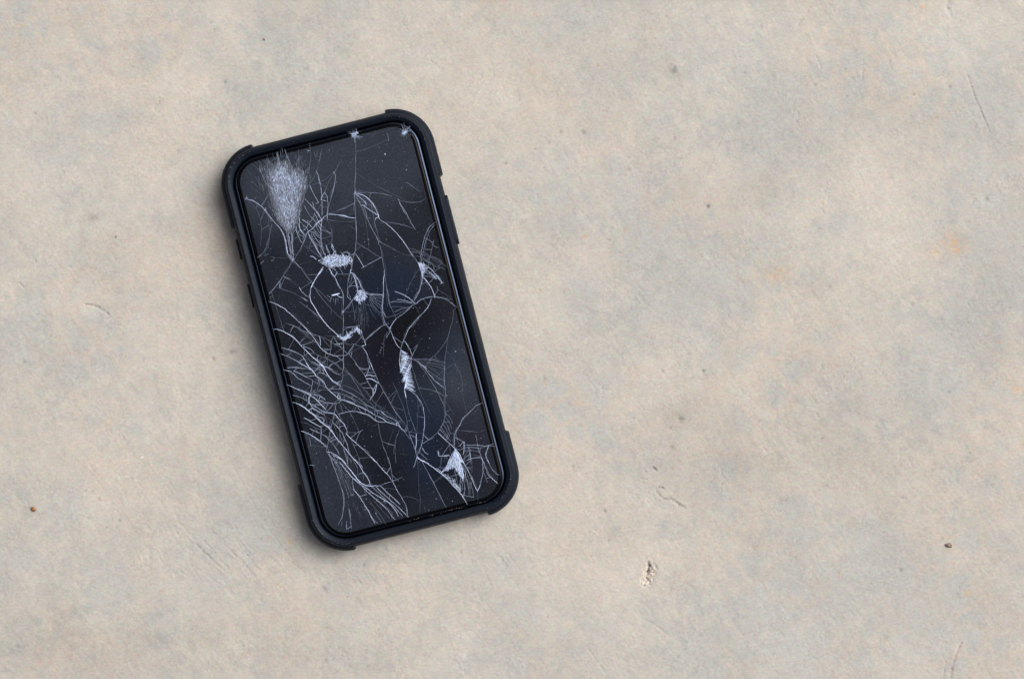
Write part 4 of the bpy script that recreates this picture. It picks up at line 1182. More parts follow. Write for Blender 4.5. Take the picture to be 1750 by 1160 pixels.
.9 .6 - 103.5 -254.0 116.0 -252.6 128.8 -255.9
1 .75 s 129.3 -253.8 131.7 -268.0 133.4 -285.1 139.7 -295.8 145.7 -304.9
1 .8 s 130.0 -261.5 126.7 -278.8 121.6 -289.6 115.9 -300.2 109.1 -309.1
.8 .5 - 127.0 -280.4 128.7 -291.4 129.0 -299.1
.9 .6 - 137.8 -256.0 139.5 -267.0 142.3 -279.8 147.6 -288.7 152.9 -291.6
.7 .35 - 109.1 -309.1 105.8 -324.9
"""
strokes = []
for ln in SURVEY.strip().splitlines():
    p = ln.split()
    w_, b_, f_ = float(p[0]), float(p[1]), p[2]
    v = [float(q) for q in p[3:]]
    pts = [(v[i], v[i + 1]) for i in range(0, len(v), 2)]
    strokes.append((w_, b_, f_, pts))

def catmull(pts, step=2.0):
    if len(pts) < 3:
        out = []
        (ax, ay), (bx, by) = pts[0], pts[-1]
        n = max(1, int(math.hypot(bx - ax, by - ay) / (step * 2)))
        return [(ax + (bx - ax) * i / n, ay + (by - ay) * i / n) for i in range(n + 1)]
    P = [pts[0]] + list(pts) + [pts[-1]]
    out = []
    for i in range(1, len(P) - 2):
        p0, p1, p2, p3 = (np.array(P[i - 1]), np.array(P[i]), np.array(P[i + 1]), np.array(P[i + 2]))
        L = np.linalg.norm(p2 - p1)
        n = max(1, int(L / step))
        tk = 0.14
        m1 = tk * (p2 - p0); m2 = tk * (p3 - p1)
        # keep tangents short where the spacing is uneven
        for m in (m1, m2):
            q = np.linalg.norm(m)
            if q > L: m *= L / q
        for k in range(n):
            t = k / n
            h = ((2 * t ** 3 - 3 * t ** 2 + 1) * p1 + (t ** 3 - 2 * t ** 2 + t) * m1 + (-2 * t ** 3 + 3 * t ** 2) * p2 + (t ** 3 - t ** 2) * m2)
            out.append((float(h[0]), float(h[1])))
    out.append(tuple(pts[-1]))
    return out

# --- shards: planar subdivision of the glass by the long cracks
def inside(x, y, hw, hl, R):
    qx = max(abs(x) - (hw - R), 0); qy = max(abs(y) - (hl - R), 0)
    if abs(x) > hw or abs(y) > hl: return False
    return math.hypot(qx, qy) <= R

def subdivide(lines, bound):
    segs = []
    nb = len(bound)
    for i in range(nb):
        segs.append((bound[i], bound[(i + 1) % nb]))
    for pts in lines:
        pts = list(pts)
        for end, nx_ in ((0, 1), (-1, -2)):
            ax, ay = pts[end]; bx, by = pts[nx_]
            L = math.hypot(ax - bx, ay - by) or 1
            e = (ax + (ax - bx) / L * 4.0, ay + (ay - by) / L * 4.0)
            pts = [e] + pts if end == 0 else pts + [e]
        segs += list(zip(pts[:-1], pts[1:]))
    A = np.array([s[0] for s in segs]); B = np.array([s[1] for s in segs])
    d = B - A
    n = len(segs)
    cuts = [[0.0, 1.0] for _ in range(n)]
    for i in range(n):
        r = d[i]; s = d[i + 1:]; q = A[i + 1:] - A[i]
        den = r[0] * s[:, 1] - r[1] * s[:, 0]
        ok = np.abs(den) > 1e-9
        den = np.where(ok, den, 1)
        t = (q[:, 0] * s[:, 1] - q[:, 1] * s[:, 0]) / den
        u = (q[:, 0] * r[1] - q[:, 1] * r[0]) / den
        hit = ok & (t >= -1e-6) & (t <= 1 + 1e-6) & (u >= -1e-6) & (u <= 1 + 1e-6)
        for j in np.nonzero(hit)[0]:
            cuts[i].append(float(t[j])); cuts[i + 1 + j].append(float(u[j]))
    vid, vs = {}, []
    def vert(p):
        key = (round(p[0] * 4), round(p[1] * 4))
        if key not in vid:
            vid[key] = len(vs); vs.append((float(p[0]), float(p[1])))
        return vid[key]
    adj = {}
    for i in range(n):
        ts = sorted(min(1, max(0, t)) for t in cuts[i])
        prev = None
        for t in ts:
            p = A[i] + d[i] * t
            k = vert(p)
            if prev is not None and k != prev:
                mx = (vs[k][0] + vs[prev][0]) / 2; my = (vs[k][1] + vs[prev][1]) / 2
                if i < nb or inside(mx, my, ACT[0] - .05, ACT[1] - .05, ACT[2]):
                    adj.setdefault(k, set()).add(prev); adj.setdefault(prev, set()).add(k)
            prev = k
    # keep what hangs together with the rim, drop dead ends
    start = vert(bound[0]); seen = {start}; st = [start]
    while st:
        v = st.pop()
        for w in adj[v]:
            if w not in seen: seen.add(w); st.append(w)
    adj = {v: {w for w in adj[v] if w in seen} for v in adj if v in seen}
    q = [v for v in adj if len(adj[v]) == 1]
    while q:
        v = q.pop()
        if v not in adj or len(adj[v]) != 1: continue
        w = adj.pop(v).pop()
        adj[w].discard(v)
        if len(adj[w]) == 1: q.append(w)
    order = {v: sorted(ws, key=lambda w: math.atan2(vs[w][1] - vs[v][1], vs[w][0] - vs[v][0])) for v, ws in adj.items()}
    done, faces = set(), []
    for v in order:
        for w in order[v]:
            if (v, w) in done: continue
            a, b, f = v, w, []
            while (a, b) not in done:
                done.add((a, b)); f.append(a)
                o = order[b]
                c = o[(o.index(a) - 1) % len(o)]
                a, b = b, c
            P = [vs[k] for k in f]
            ar = 0.5 * sum(P[k][0] * P[(k + 1) % len(P)][1] - P[(k + 1) % len(P)][0] * P[k][1] for k in range(len(P)))
            if ar > 0.4:
                faces.append((ar, P))
    return faces

shard_faces = subdivide([catmull(p, 6.0) for (w_, b_, f_, p) in strokes if f_ == 's'], rr(*ACT, 10))
shard_faces.sort(key=lambda t: -t[0])
print('shards', len(shard_faces), 'area', sum(a for a, _ in shard_faces))

def shard_geo(P):
    n = len(P)
    gx_ = sum(p[0] for p in P) / n; gy_ = sum(p[1] for p in P) / n
    r = max(math.hypot(p[0] - gx_, p[1] - gy_) for p in P)
    lim = min(0.004, 0.12 / max(r, 1))
    tx, ty = rng.normal(0, lim * .6), rng.normal(0, lim * .6)
    dz = rng.uniform(-.06, .06)
    top = [(x, y, ZG + dz + tx * (x - gx_) + ty * (y - gy_)) for x, y in P]
    bot = [(x, y, ZG - 2.2) for x, y in P]
    fs = [tuple(range(n))] + [(k, n + k, n + (k + 1) % n, (k + 1) % n) for k in range(n)]
    return top + bot, fs
rest_v, rest_f = [], []
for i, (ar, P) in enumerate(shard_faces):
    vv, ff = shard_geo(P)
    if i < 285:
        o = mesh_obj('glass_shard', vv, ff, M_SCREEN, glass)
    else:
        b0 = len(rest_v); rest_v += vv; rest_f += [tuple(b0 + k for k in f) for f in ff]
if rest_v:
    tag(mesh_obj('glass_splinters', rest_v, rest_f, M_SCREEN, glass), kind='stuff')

# --- cracks: low glassy ridges where the fracture shows white
ZC = ZG + 0.22
def ridge(pts, width, bright, wander=0.35, taper=True, z=ZC):
    n = len(pts)
    verts, faces, fr_ = [], [], []
    ph = rng.uniform(0, 6.28)
    lvl = 1.0
    for i, (x, y) in enumerate(pts):
        a = pts[max(0, i - 1)]; b = pts[min(n - 1, i + 1)]
        dx, dy = b[0] - a[0], b[1] - a[1]
        L = math.hypot(dx, dy) or 1
        nx_, ny_ = -dy / L, dx / L
        lvl = 0.8 * lvl + 0.2 * rng.uniform(1 - wander * 3.2, 1 + wander * 2.6)
        t = i / max(1, n - 1)
        tp = min(1.0, 0.45 + min(t, 1 - t) * 6) if taper else 1.0
        hw_ = 0.5 * width * tp * (0.8 + 0.4 * lvl * 0.5)
        jx = rng.normal(0, .20); jy = rng.normal(0, .20)
        x += jx; y += jy
        verts += [(x + nx_ * hw_, y + ny_ * hw_, z - .12), (x, y, z + .14 * width), (x - nx_ * hw_, y - ny_ * hw_, z - .12)]
        v = max(0.02, bright * lvl)
        fr_ += [v * .85, v, v * .85]
        if i:
            k = 3 * i
            faces += [(k - 3, k - 2, k + 1, k), (k - 2, k - 1, k + 2, k + 1)]
    return verts, faces, fr_

def bright_of(b):
    return b ** 1.8 * 1.5
WK = 0.95
lens = []
for k, (w_, b_, f_, pts) in enumerate(strokes):
    L = sum(math.hypot(q[0] - p[0], q[1] - p[1]) for p, q in zip(pts[:-1], pts[1:]))
    lens.append((L, k))
lens.sort(reverse=True)
solo = {k for _, k in lens[:290]}
fv, ff_, fa = [], [], []
def add_fine(geo):
    b0 = len(fv)
    fv.extend(geo[0]); ff_.extend(tuple(b0 + q for q in f) for f in geo[1]); fa.extend(geo[2])
for k, (w_, b_, f_, pts) in enumerate(strokes):
    geo = ridge(catmull(pts), w_ * WK * (.37 + .30 * b_ * b_), bright_of(b_), z=ZC + rng.uniform(0, .06))
    if k in solo:
        mesh_obj('crack', geo[0], geo[1], M_FRAC, glass, attr=geo[2])
    else:
        add_fine(geo)
# finer companion hairlines running beside the main fractures
for k in list(solo):
    w_, b_, f_, pts = strokes[k]
    c = catmull(pts)
    for _ in range(2):
        if len(c) < 10 or rng.random() > .36: continue
        i0 = int(rng.uniform(0, .6) * len(c)); i1 = min(len(c), i0 + int(rng.uniform(.2, .55) * len(c)))
        if i1 - i0 < 5: continue
        off0 = rng.choice([-1, 1]) * rng.uniform(.6, 1.6); off1 = off0 * rng.uniform(1.2, 3.2)
        q = []
        for i in range(i0, i1):
            a = c[max(0, i - 1)]; b = c[min(len(c) - 1, i + 1)]
            L = math.hypot(b[0] - a[0], b[1] - a[1]) or 1
            o = off0 + (off1 - off0) * (i - i0) / (i1 - i0)
            x, y = c[i][0] - (b[1] - a[1]) / L * o, c[i][1] + (b[0] - a[0]) / L * o
            if inside(x, y, 149, 321, 35): q.append((x, y))
        if len(q) > 4:
            add_fine(ridge(q, rng.uniform(.3, .5), bright_of(b_) * rng.uniform(.2, .6), .5))
# short splinter cracks bridging neighbouring fractures, so that they close off small shards
allseg = []
for (w_, b_, f_, pts) in strokes:
    if b_ >= .35: allseg += list(zip(pts[:-1], pts[1:]))
SA = np.array([q[0] for q in allseg]); SB = np.array([q[1] for q in allseg]); SD = SB - SA
def first_hit(x, y, dx, dy, lo, hi):
    q = SA - np.array([x, y])
    den = dx * SD[:, 1] - dy * SD[:, 0]
    den = np.where(np.abs(den) < 1e-9, 1e-9, den)
    t = (q[:, 0] * SD[:, 1] - q[:, 1] * SD[:, 0]) / den
    u = (q[:, 0] * dy - q[:, 1] * dx) / den
    ok = (t > lo) & (t < hi) & (u >= 0) & (u <= 1)
    return float(t[ok].min()) if ok.any() else None
for _ in range(75):
    # long faint hairlines arcing from one fracture to the next
    k = rng.integers(0, len(allseg)); f = rng.random()
    x = SA[k, 0] + SD[k, 0] * f; y = SA[k, 1] + SD[k, 1] * f
    th_ = rng.normal(-1.25, .5) if rng.random() < .7 else rng.uniform(0, 6.28)
    t = first_hit(x, y, math.cos(th_), math.sin(th_), 22, 130)
    if t is None: continue
    t = min(t, 95)
    bow = rng.normal(0, .05) * t
    q = [(x + math.cos(th_) * t * g_ - math.sin(th_) * bow * 4 * g_ * (1 - g_), y + math.sin(th_) * t * g_ + math.cos(th_) * bow * 4 * g_ * (1 - g_)) for g_ in np.linspace(0, 1, 9)]
    if all(inside(a, b, 149, 321, 35) for a, b in q):
        add_fine(ridge(catmull(q), rng.uniform(.32, .5), rng.uniform(.10, .34), .5))
made = 0
for _ in range(6000):
    if made >= 310: break
    k = rng.integers(0, len(allseg)); f = rng.random()
    x = SA[k, 0] + SD[k, 0] * f; y = SA[k, 1] + SD[k, 1] * f
    # most of them in the badly broken lower left and lower right
    wgt = .12 + math.exp(-(((x + 75) / 85) ** 2 + ((y + 95) / 150) ** 2)) + .8 * math.exp(-(((x - 85) / 60) ** 2 + ((y + 235) / 70) ** 2)) \
        + .5 * math.exp(-(((x + 60) / 50) ** 2 + ((y - 170) / 60) ** 2)) + .4 * math.exp(-(((x - 95) / 45) ** 2 + ((y - 110) / 60) ** 2))
    if rng.random() > wgt: continue
    th_ = math.atan2(SD[k, 1], SD[k, 0]) + rng.choice([-1, 1]) * rng.uniform(.6, 2.2)
    t = first_hit(x, y, math.cos(th_), math.sin(th_), 2.5, 26)
    if t is None: continue
    ex, ey = x + math.cos(th_) * t, y + math.sin(th_) * t
    if not (inside(x, y, 149, 321, 35) and inside(ex, ey, 149, 321, 35)): continue
    mx, my = (x + ex) / 2 + rng.normal(0, .03) * t, (y + ey) / 2 + rng.normal(0, .03) * t
    add_fine(ridge(catmull([(x, y), (mx, my), (ex, ey)]), rng.uniform(.35, .62), rng.uniform(.12, .62), .5))
    made += 1
tag(mesh_obj('hairline_cracks', fv, ff_, M_FRAC, glass, attr=fa), kind='stuff')

# --- crushed patches: dense bundles of splinters
CR = {'feather': [(-103.5, 298.4), (-93.2, 306.4), (-82.5, 312.7), (-74.7, 313.7), (-64.4, 312.6), (-58.7, 305.1), (-56.7, 295.5), (-47.4, 296.1), (-41.4, 284.0), (-36.9, 272.2), (-41.6, 259.8), (-51.3, 242.7), (-59.6, 225.2), (-66.8, 211.9), (-75.4, 202.0), (-81.8, 194.6), (-87.9, 191.6), (-94.2, 196.3), (-100.5, 207.0), (-105.5, 217.3), (-106.8, 229.7), (-106.0, 244.7), (-107.3, 260.1), (-106.5, 272.0), (-105.7, 286.9)], 'feather_edge': [(-109.5, 313.6), (-92.7, 319.9), (-75.6, 327.6), (-60.4, 328.2), (-48.4, 316.0), (-41.3, 308.2), (-33.5, 303.1), (-27.9, 283.6), (-33.7, 266.9), (-51.3, 239.6), (-66.1, 211.7), (-80.0, 204.7), (-96.3, 211.9), (-109.6, 230.5), (-115.5, 254.7), (-119.2, 287.3)], 'apex': (-95.6, 143.7), 'crumble': [(-55.3, 135.6), (-45.4, 136.1), (-38.1, 138.0), (-33.8, 139.9), (-16.0, 135.7), (-6.7, 130.7), (-1.6, 127.1), (1.4, 121.0), (-0.6, 116.3), (-9.3, 114.7), (-21.4, 114.8), (-34.7, 115.9), (-42.7, 120.3), (-48.3, 124.7), (-52.7, 131.2)], 'sliver': [(42.4, -50.9), (50.7, -56.8), (55.8, -66.4), (54.0, -73.5), (50.1, -82.8), (52.2, -80.2), (51.4, -95.1), (51.6, -108.8), (51.7, -116.3), (41.7, -109.2), (33.4, -113.2), (34.7, -98.4), (35.8, -88.1), (33.4, -79.9), (35.9, -66.9), (35.6, -68.8)], 'arc': [(-52.4, 2.9), (-49.1, -1.7), (-42.9, -4.1), (-36.5, -2.7), (-31.5, 2.1), (-24.5, 5.6), (-18.5, 5.6), (-16.6, -1.7)], 'rim_a': [(43.1, -46.5), (38.8, -56.0), (35.6, -65.8), (35.2, -66.7), (32.3, -81.1), (34.7, -89.3), (33.6, -99.6), (33.5, -111.7)], 'rim_b': [(51.6, -53.3), (58.9, -60.4), (55.1, -69.3), (53.7, -71.5), (51.5, -83.0), (51.0, -96.5), (52.0, -110.4), (51.3, -123.8)], 'runs': [((33.33828487720842, -82.8960453513688), (52.32097661807893, -59.033441408317685), 1.2), ((33.76971583799269, -98.88753237547314), (52.93456454315708, -74.31547389726279), 1.2), ((32.801411050474826, -111.49473036605946), (43.94175626056267, -91.66835002563687), 1.3), ((39.509498599333824, -62.2591778154939), (50.55397719934069, -57.53267299972265), 1.0)], 'fan': [(90.5, -231.4), (95.9, -242.6), (98.7, -258.2), (94.5, -253.9), (95.8, -272.4), (90.0, -283.0), (85.1, -272.7), (82.4, -259.9), (71.7, -260.2), (60.7, -261.9), (70.0, -255.2), (80.3, -241.7)], 'fan_apex': (90.9, -230.0), 'fan_side': [(60.0, -264.7), (68.8, -271.5), (76.9, -281.2), (77.2, -285.8), (83.2, -297.9), (80.3, -303.2), (75.2, -293.6), (69.3, -281.5), (62.8, -271.2)], 'wedge': [(107.8, 88.4), (115.2, 85.0), (120.5, 76.1), (114.7, 68.5), (109.2, 64.6), (109.8, 75.8)], 'wedge_apex': (109.5, 64.6), 'mid': [(-3.9, 68.4), (3.6, 68.0), (8.9, 59.0), (8.1, 50.2), (-0.1, 47.7), (-6.1, 47.8), (-8.9, 54.5), (-12.8, 57.0), (-5.7, 61.3)], 'mid_apex': (-1.0, 67.6), 'stars': [(56.4, 324.2, 13, 46, 5), (62.2, 326.2, 8, 16, 3), (140.5, 306.9, 14, 44, 5.5), (-24.5, 317.5, 3.5, 8, 1), (-18.9, 260.0, 5, 10, 1.3), (8.9, 271.1, 3, 6, 0.8), (-145.4, 265.1, 7, 10, 1.5), (34.9, 228.9, 5, 10, 1.5), (139.1, 45.6, 4, 9, 1.2), (-34.6, 40.0, 4, 9, 1.4), (5.9, -164.3, 5, 10, 1.5), (90.7, -230.7, 4, 8, 1.2), (-25.2, -255.7, 3, 6, 0.8), (-46.6, -285.7, 4, 8, 1.2), (116.4, -183.6, 2.5, 6, 0.8), (120.7, 27.3, 4, 8, 1.2), (34.9, -6.6, 3, 6, 0.8), (-72.6, 39.1, 3, 6, 0.8), (-67.6, -3.0, 2.5, 6, 0.8), (-95.1, 145.8, 4, 8, 1.2)], 'chips': [(99.4, 279.6, 1.9, 0.9), (93.1, 293.3, 1.1, 0.35), (92.2, 269.3, 1.0, 0.5), (114.6, 285.5, 0.8, 0.4), (127.6, 245.1, 1.2, 0.9), (112.2, 217.3, 1.0, 0.4), (131.5, 275.1, 0.9, 0.35), (88.4, 218.9, 0.9, 0.3), (36.7, 147.5, 1.2, 0.8), (29.2, 144.9, 1.6, 0.14), (120.5, 138.1, 1, 0.3), (65.8, 140.1, 1.6, 0.12), (68.0, 151.6, 1.4, 0.1), (72.7, 108.0, 0.8, 0.4), (98.9, -139.8, 1.8, 0.3), (121.1, -132.7, 1.3, 0.3), (112.7, -118.4, 1.2, 0.25), (40.5, -134.6, 1, 0.4), (137.1, -223.7, 1.3, 0.4), (64.3, -209.6, 1.1, 0.4), (131.7, -71.5, 1.6, 0.7), (142.8, -72.2, 1.1, 0.5), (95.3, -39.5, 1.1, 0.6), (124.7, -16.1, 1.3, 0.3), (146.2, -23.9, 1.0, 0.35), (81.1, 17.1, 1, 0.6), (78.2, 50.3, 1, 0.4), (10.2, -38.1, 2.6, 0.06), (12.7, -34.2, 2.4, 0.06), (7.7, -42.0, 2.2, 0.06), (15.6, -28.9, 2, 0.05), (-97.3, 37.2, 1.8, 0.14), (-80.3, 35.8, 1, 0.4), (-107.0, 114.5, 1, 0.3), (-108.6, -203.3, 1.2, 0.7), (-127.6, -206.7, 0.9, 0.4), (-75.5, -274.5, 1.2, 0.5), (-82.2, -291.7, 1.2, 0.5), (-65.9, -302.0, 1.6, 0.5), (-93.1, -248.9, 1.5, 0.1), (-135.6, -258.4, 0.8, 0.3), (38.6, -303.8, 1.2, 0.7), (63.9, -314.1, 1.1, 0.6), (37.2, -291.4, 0.9, 0.4), (80.4, -267.7, 1.0, 0.6), (-40.8, -175.0, 1.1, 0.5), (12.7, -61.0, 0.8, 0.3), (1.6, 171.7, 1.2, 0.08)]}
def in_poly(x, y, P):
    c = False
    for i in range(len(P)):
        (ax, ay), (bx, by) = P[i], P[i - 1]
        if (ay > y) != (by > y) and x < (bx - ax) * (y - ay) / (by - ay) + ax:
            c = not c
    return c
cv, cf, ca = [], [], []
def add_crush(geo):
    b0 = len(cv)
    cv.extend(geo[0]); cf.extend(tuple(b0 + q for q in f) for f in geo[1]); ca.extend(geo[2])
def sample(P, n):
    xs = [p[0] for p in P]; ys = [p[1] for p in P]
    out = []
    while len(out) < n:
        x, y = rng.uniform(min(xs), max(xs)), rng.uniform(min(ys), max(ys))
        if in_poly(x, y, P): out.append((x, y))
    return out
def strand(x, y, ang, L, w, b, bend=0.0, z=ZC):
    n = max(2, int(L / 1.5))
    pts = []
    for i in range(n + 1):
        t = i / n - .5
        a = ang + bend * t
        pts.append((x + math.cos(a) * L * t, y + math.sin(a) * L * t))
    return ridge(pts, w, b, .6, True, z + rng.uniform(-.02, .35))
def edge_dist(x, y, Q):
    best = 1e9
    for i in range(len(Q)):
        (ax, ay), (bx, by) = Q[i], Q[i - 1]
        L2 = (bx - ax) ** 2 + (by - ay) ** 2 + 1e-9
        t = min(1, max(0, ((x - ax) * (bx - ax) + (y - ay) * (by - ay)) / L2))
        best = min(best, math.hypot(x - ax - t * (bx - ax), y - ay - t * (by - ay)))
    return best
def powder(P, level, soft, step=1.3, streak=None, rough=.5):
    """fine glass powder lying in a patch: a thin skin that thins out towards its rim"""
    xs = [p[0] for p in P]; ys = [p[1] for p in P]
    nx_ = int((max(xs) - min(xs)) / step) + 2; ny_ = int((max(ys) - min(ys)) / step) + 2
    N = rng.standard_normal((ny_, nx_))
    if streak is not None:
        M = N.copy()
        for k in range(1, 5):
            M[k:, :] += N[:-k, :]; M[:-k, :] += N[k:, :]
        N = M / 3.0
    b0 = len(cv); idx_ = {}
    for j in range(ny_):
        for i in range(nx_):
            x = min(xs) + i * step + rng.uniform(-.3, .3); y = min(ys) + j * step + rng.uniform(-.3, .3)
            if not in_poly(x, y, P): continue
            e = min(1, edge_dist(x, y, P) / soft)
            e = e * e * (3 - 2 * e)
            v = max(0.0, level * e * (1 + rough * N[j, i]))
            idx_[(i, j)] = len(cv)
            cv.append((x, y, ZC - .16 + .1 * e)); ca.append(v)
    for (i, j), a in idx_.items():
        b, c, d = idx_.get((i + 1, j)), idx_.get((i + 1, j + 1)), idx_.get((i, j + 1))
        if b is not None and c is not None and d is not None:
            cf.append((a, b, c, d))
# feather of pulverised glass, running to one impact point below it
P = CR['feather']; apex = CR['apex']
powder(P, .21, 18, 1.0, streak=1, rough=.6)
for x, y in sample(P, 3000):
    e = edge_dist(x, y, P)
    if rng.random() > 0.30 + e / 14 + (.3 if math.hypot(x - apex[0], y - apex[1]) < 75 else 0): continue
    a = math.atan2(apex[1] - y, apex[0] - x) + rng.normal(0, .24)
    core = min(1, e / 16)
    b = rng.beta(1.0, 2.4) * (.32 + .95 * core) + .03
    add_crush(strand(x, y, a, rng.uniform(1.6, 5.0) * (2.2 - 1.2 * core), rng.uniform(.35, .75), b, rng.normal(0, .3)))
for x, y in sample(CR['feather_edge'], 300):
    a = math.atan2(apex[1] - y, apex[0] - x) + rng.normal(0, .08)
    add_crush(strand(x, y, a, rng.uniform(6, 20), rng.uniform(.3, .55), rng.uniform(.05, .26), rng.normal(0, .12)))
# granular crush
powder(CR['crumble'], .17, 6, 1.0, rough=1.1)
for x, y in sample(CR['crumble'], 400):
    add_crush(strand(x, y, rng.uniform(0, 3.14), rng.uniform(1.0, 3.0), rng.uniform(.45, 1.2), .2 + 1.15 * rng.beta(1.3, 1.2)))
for x, y in sample(CR['crumble'], 40):
    a = rng.uniform(0, 6.28)
    add_crush(strand(x + math.cos(a) * 6, y + math.sin(a) * 4, a, rng.uniform(5, 12), rng.uniform(.4, .7), rng.uniform(.2, .6)))
# arc of crumbs below it
arc = CR['arc']
for k in range(170):
    i = rng.integers(0, len(arc) - 1); t = rng.random()
    x = arc[i][0] * (1 - t) + arc[i + 1][0] * t; y = arc[i][1] * (1 - t) + arc[i + 1][1] * t
    add_crush(strand(x + rng.normal(0, 1.7), y + rng.normal(0, 1.7), rng.choice([.75, -.75, 1.5]) + rng.normal(0, .3), rng.uniform(1.5, 4.5), rng.uniform(.5, 1.1), rng.uniform(.3, 1.0)))
# hatched sliver: parallel splinters between its two rims, with bright cross runs
def along(Q, t):
    c = [0.0]
    for p, q in zip(Q[:-1], Q[1:]): c.append(c[-1] + math.hypot(q[0] - p[0], q[1] - p[1]))
    sgo = min(max(t, 0), 1) * c[-1]
    for i in range(len(Q) - 1):
        if c[i + 1] >= sgo:
            f = (sgo - c[i]) / max(c[i + 1] - c[i], 1e-9)
            return (Q[i][0] * (1 - f) + Q[i + 1][0] * f, Q[i][1] * (1 - f) + Q[i + 1][1] * f)
    return Q[-1]
powder(CR['sliver'], .10, 5, 1.2, rough=.7)
for k in range(46):
    t = (k + rng.uniform(-.3, .3)) / 46
    a = along(CR['rim_a'], t); b = along(CR['rim_b'], t + rng.normal(.05, .02))
    t0 = rng.uniform(0, .25); t1 = rng.uniform(.6, 1.0)
    p = (a[0] + (b[0] - a[0]) * t0, a[1] + (b[1] - a[1]) * t0); q = (a[0] + (b[0] - a[0]) * t1, a[1] + (b[1] - a[1]) * t1)
    add_crush(ridge(catmull([p, q]), rng.uniform(.45, .8), rng.uniform(.35, 1.15), .4, True, ZC + rng.uniform(0, .3)))
for a, b, w_ in CR['runs']:
    for m in range(5):
        o = rng.normal(0, 1.0, 4)
        add_crush(ridge(catmull([(a[0] + o[0], a[1] + o[1]), (b[0] + o[2], b[1] + o[3])]), w_ * rng.uniform(.4, .9), rng.uniform(.5, 1), .4, True, ZC + .3))
# lower right fan
powder(CR['fan'], .09, 7, 1.3, rough=.7)
powder(CR['mid'], .14, 5, 1.2, rough=.7)
powder(CR['wedge'], .07, 4, 1.2, rough=.7)
for x, y in sample(CR['fan'], 230):
    a = math.atan2(CR['fan_apex'][1] - y, CR['fan_apex'][0] - x) + rng.normal(0, .15)
    add_crush(strand(x, y, a, rng.uniform(4, 12), rng.uniform(.45, .9), rng.uniform(.2, 1.1)))
for x, y in sample(CR['fan_side'], 90):
    add_crush(strand(x, y, -.7 + rng.normal(0, .5), rng.uniform(2, 6), rng.uniform(.6, 1.1), rng.uniform(.1, .5)))
# small frosted wedges
for key, n in (('wedge', 60), ('mid', 90)):
    for x, y in sample(CR[key], n):
        a = math.atan2(CR[key + '_apex'][1] - y, CR[key + '_apex'][0] - x) + rng.normal(0, .25)
        add_crush(strand(x, y, a, rng.uniform(3, 9), rng.uniform(.4, .8), rng.uniform(.25, 1.1)))
# impact stars: a powdery heart with faint uneven rays
for (x, y, r, n, core) in CR['stars']:
    big = core >= 2.5
    if big:
        r *= .85; core *= .6
        disc = [(x + math.cos(a) * core * 2.2 * rng.uniform(.7, 1.2), y + math.sin(a) * core * 1.9 * rng.uniform(.6, 1.2)) for a in np.linspace(0, 6.283, 15)[:-1]]
        powder(disc, .85, core * 1.5, .8, rough=.6)
    for _ in range(int(n * 1.3)):
        a = rng.uniform(0, 6.283); L = r * (rng.random() ** 2.2 * 1.25 + .15)
        add_crush(strand(x + math.cos(a) * L * .6, y + math.sin(a) * L * .6, a, L, rng.uniform(.25, .5), rng.uniform(.08, .6)))
    for _ in range(int(n * (.9 if big else .3))):
        a = rng.uniform(0, 6.283); q = core * rng.random()
        add_crush(strand(x + math.cos(a) * q, y + math.sin(a) * q, rng.uniform(0, 6.28), rng.uniform(.8, 2.2), rng.uniform(.5, 1.1), rng.uniform(.4, 1.0)))
ca = [min(1.4, v * (1.15 if v < .25 else 1.4)) for v in ca]
tag(mesh_obj('crushed_glass', cv, cf, M_FRAC, glass, attr=ca), kind='stuff')

# --- glass dust and crumbs on the screen and the lip
dv, df, da = [], [], []
def speck(x, y, r, b, z, ang, el=1.0):
    b0 = len(dv)
    n = 6
    for k in range(n):
        a = 6.283 * k / n
        qx, qy = r * el * math.cos(a), r * math.sin(a)
        dv.append((x + qx * math.cos(ang) - qy * math.sin(ang), y + qx * math.sin(ang) + qy * math.cos(ang), z))
        da.append(b)
    dv.append((x, y, z + r * .5)); da.append(b)
    for k in range(n):
        df.append((b0 + k, b0 + (k + 1) % n, b0 + n))
for _ in range(2600):
    x, y = rng.uniform(-149, 149), rng.uniform(-321, 321)
    if not inside(x, y, 149, 321, 35): continue
    r = rng.gamma(2.0, .07) + .11
    speck(x, y, r, min(1, rng.uniform(.03, .24) + (rng.random() < .012) * .3), ZC, rng.uniform(0, 6.28), rng.uniform(1, 2.4))
for x, y, r, b in CR['chips']:
    speck(x, y, r * .5, b * .8, ZC, rng.uniform(0, 6.28), 1.5)
RL = rr(170, 339.6, 55, 18)
for _ in range(60):
    i = rng.integers(0, len(RL)); j = (i + 1) % len(RL); t = rng.random()
    x = RL[i][0] * (1 - t) + RL[j][0] * t; y = RL[i][1] * (1 - t) + RL[j][1] * t
    speck(x + rng.normal(0, 1), y + rng.normal(0, 1), rng.uniform(.25, .55), rng.uniform(.1, .6), 53.1, rng.uniform(0, 6))
tag(mesh_obj('glass_dust', dv, df, M_FRAC, glass, attr=da), kind='stuff')

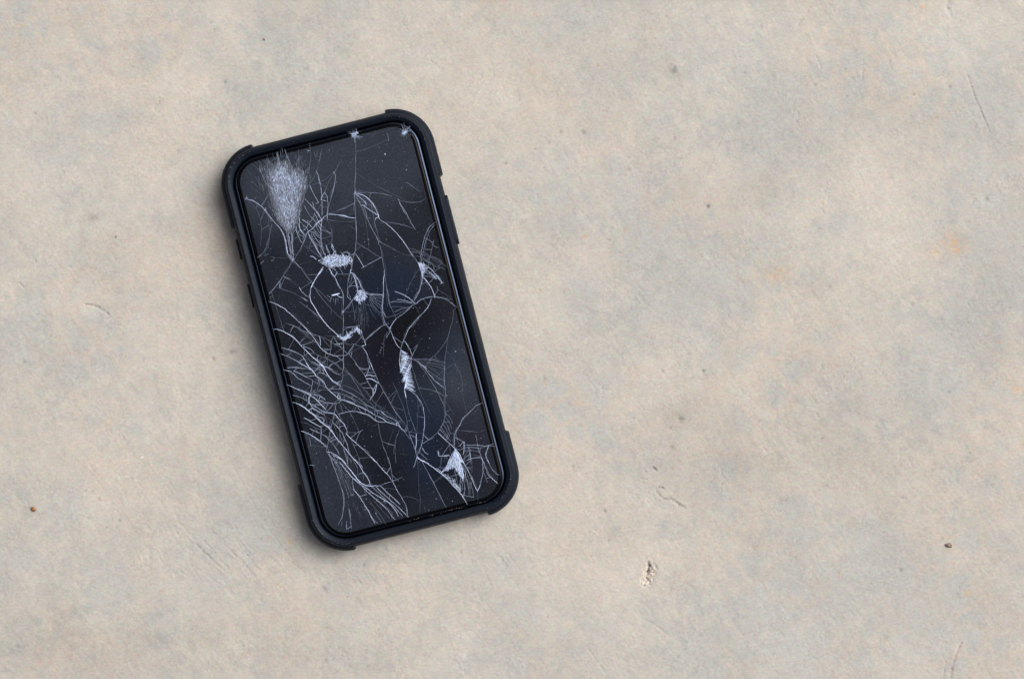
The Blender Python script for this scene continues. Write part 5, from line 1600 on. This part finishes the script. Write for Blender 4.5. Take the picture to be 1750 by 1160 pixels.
# ------------------------------------------------------------------ loose bits lying on the slab
def grit(name, px, py, a, b, c, rot, mat, rough=.12, seed=0):
    r2 = np.random.default_rng(seed)
    bm = bmesh.new()
    bmesh.ops.create_icosphere(bm, subdivisions=3, radius=1.0)
    ph = r2.uniform(0, 6.28, (5, 3)); fr2 = r2.uniform(1.2, 3.6, (5, 3))
    for v in bm.verts:
        k = 1 + rough * sum(math.sin(v.co[0] * f[0] + p[0]) * math.sin(v.co[1] * f[1] + p[1]) * math.sin(v.co[2] * f[2] + p[2]) for f, p in zip(fr2, ph))
        v.co = Vector((v.co[0] * a * k, v.co[1] * b * k, max(v.co[2] * c * k, -c * .8))) * UNIT
    me = bpy.data.meshes.new(name)
    bm.to_mesh(me); bm.free()
    me.polygons.foreach_set('use_smooth', [True] * len(me.polygons))
    me.materials.append(mat)
    o = link(bpy.data.objects.new(name, me))
    x, y = plan(px, py)
    i = int(round((px - fx[0]) / STEP)); j = int(round((py - fy[0]) / STEP))
    o.location = (x * UNIT, y * UNIT, (min(H[j, i], .25) + c * .7) * UNIT)
    o.rotation_euler = (0, 0, math.radians(rot))
    return o
tag(grit('seed', 57, 869.5, 4.8, 3.5, 2.0, -40, M_SEED, .06, 1), 'tiny glossy brown seed lying on the concrete left of the phone', 'seed')
tag(grit('pebble', 1621.5, 931, 5.2, 4.2, 1.8, -30, M_STONE, .22, 2), 'small dark grey pebble on the bare concrete far right of the phone', 'pebble')
tag(grit('grit_crumb', 451, 67, 2.4, 1.5, 0.8, -50, M_STONE, .25, 3), 'tiny brown grit crumb on the concrete above the phone, near the upper frame edge', 'crumb', 'dark crumbs scattered on the concrete')
tag(grit('grit_crumb', 198, 404.5, 2.6, 1.2, 0.8, 70, M_STONE, .2, 4), 'tiny thin upright crumb on pale concrete left of the phone', 'crumb', 'dark crumbs scattered on the concrete')
tag(grit('paint_flake', 241.5, 782, 3.6, 1.7, .7, 40, M_FLAKE, .2, 5), 'small white flake on the concrete left of the phone', 'flake')

# sand caught between the glass and the lip at the phone's lower end
sv, sf = [], []
for q in range(22):
    x = rng.uniform(-20, 118) if q < 26 else rng.uniform(-140, 140)
    y = -(326.6 + rng.uniform(.2, 3.2))
    r = rng.uniform(.35, .9)
    b0 = len(sv)
    for dx, dy, dz in ((1, 0, 0), (0, 1, 0), (-1, 0, 0), (0, -1, 0), (0, 0, .9), (0, 0, -.9)):
        k = rng.uniform(.7, 1.3)
        sv.append((x + dx * r * k, y + dy * r * k, 46.3 + dz * r * k))
    for a, b in ((0, 1), (1, 2), (2, 3), (3, 0)):
        sf += [(b0 + a, b0 + b, b0 + 4), (b0 + b, b0 + a, b0 + 5)]
sand = mesh_obj('sand_grains', sv, sf, M_SAND, None)
sand.location = phone.location; sand.rotation_euler = phone.rotation_euler
tag(sand, 'yellow sand grains caught along the bottom edge of the phone glass', 'sand', kind='stuff')
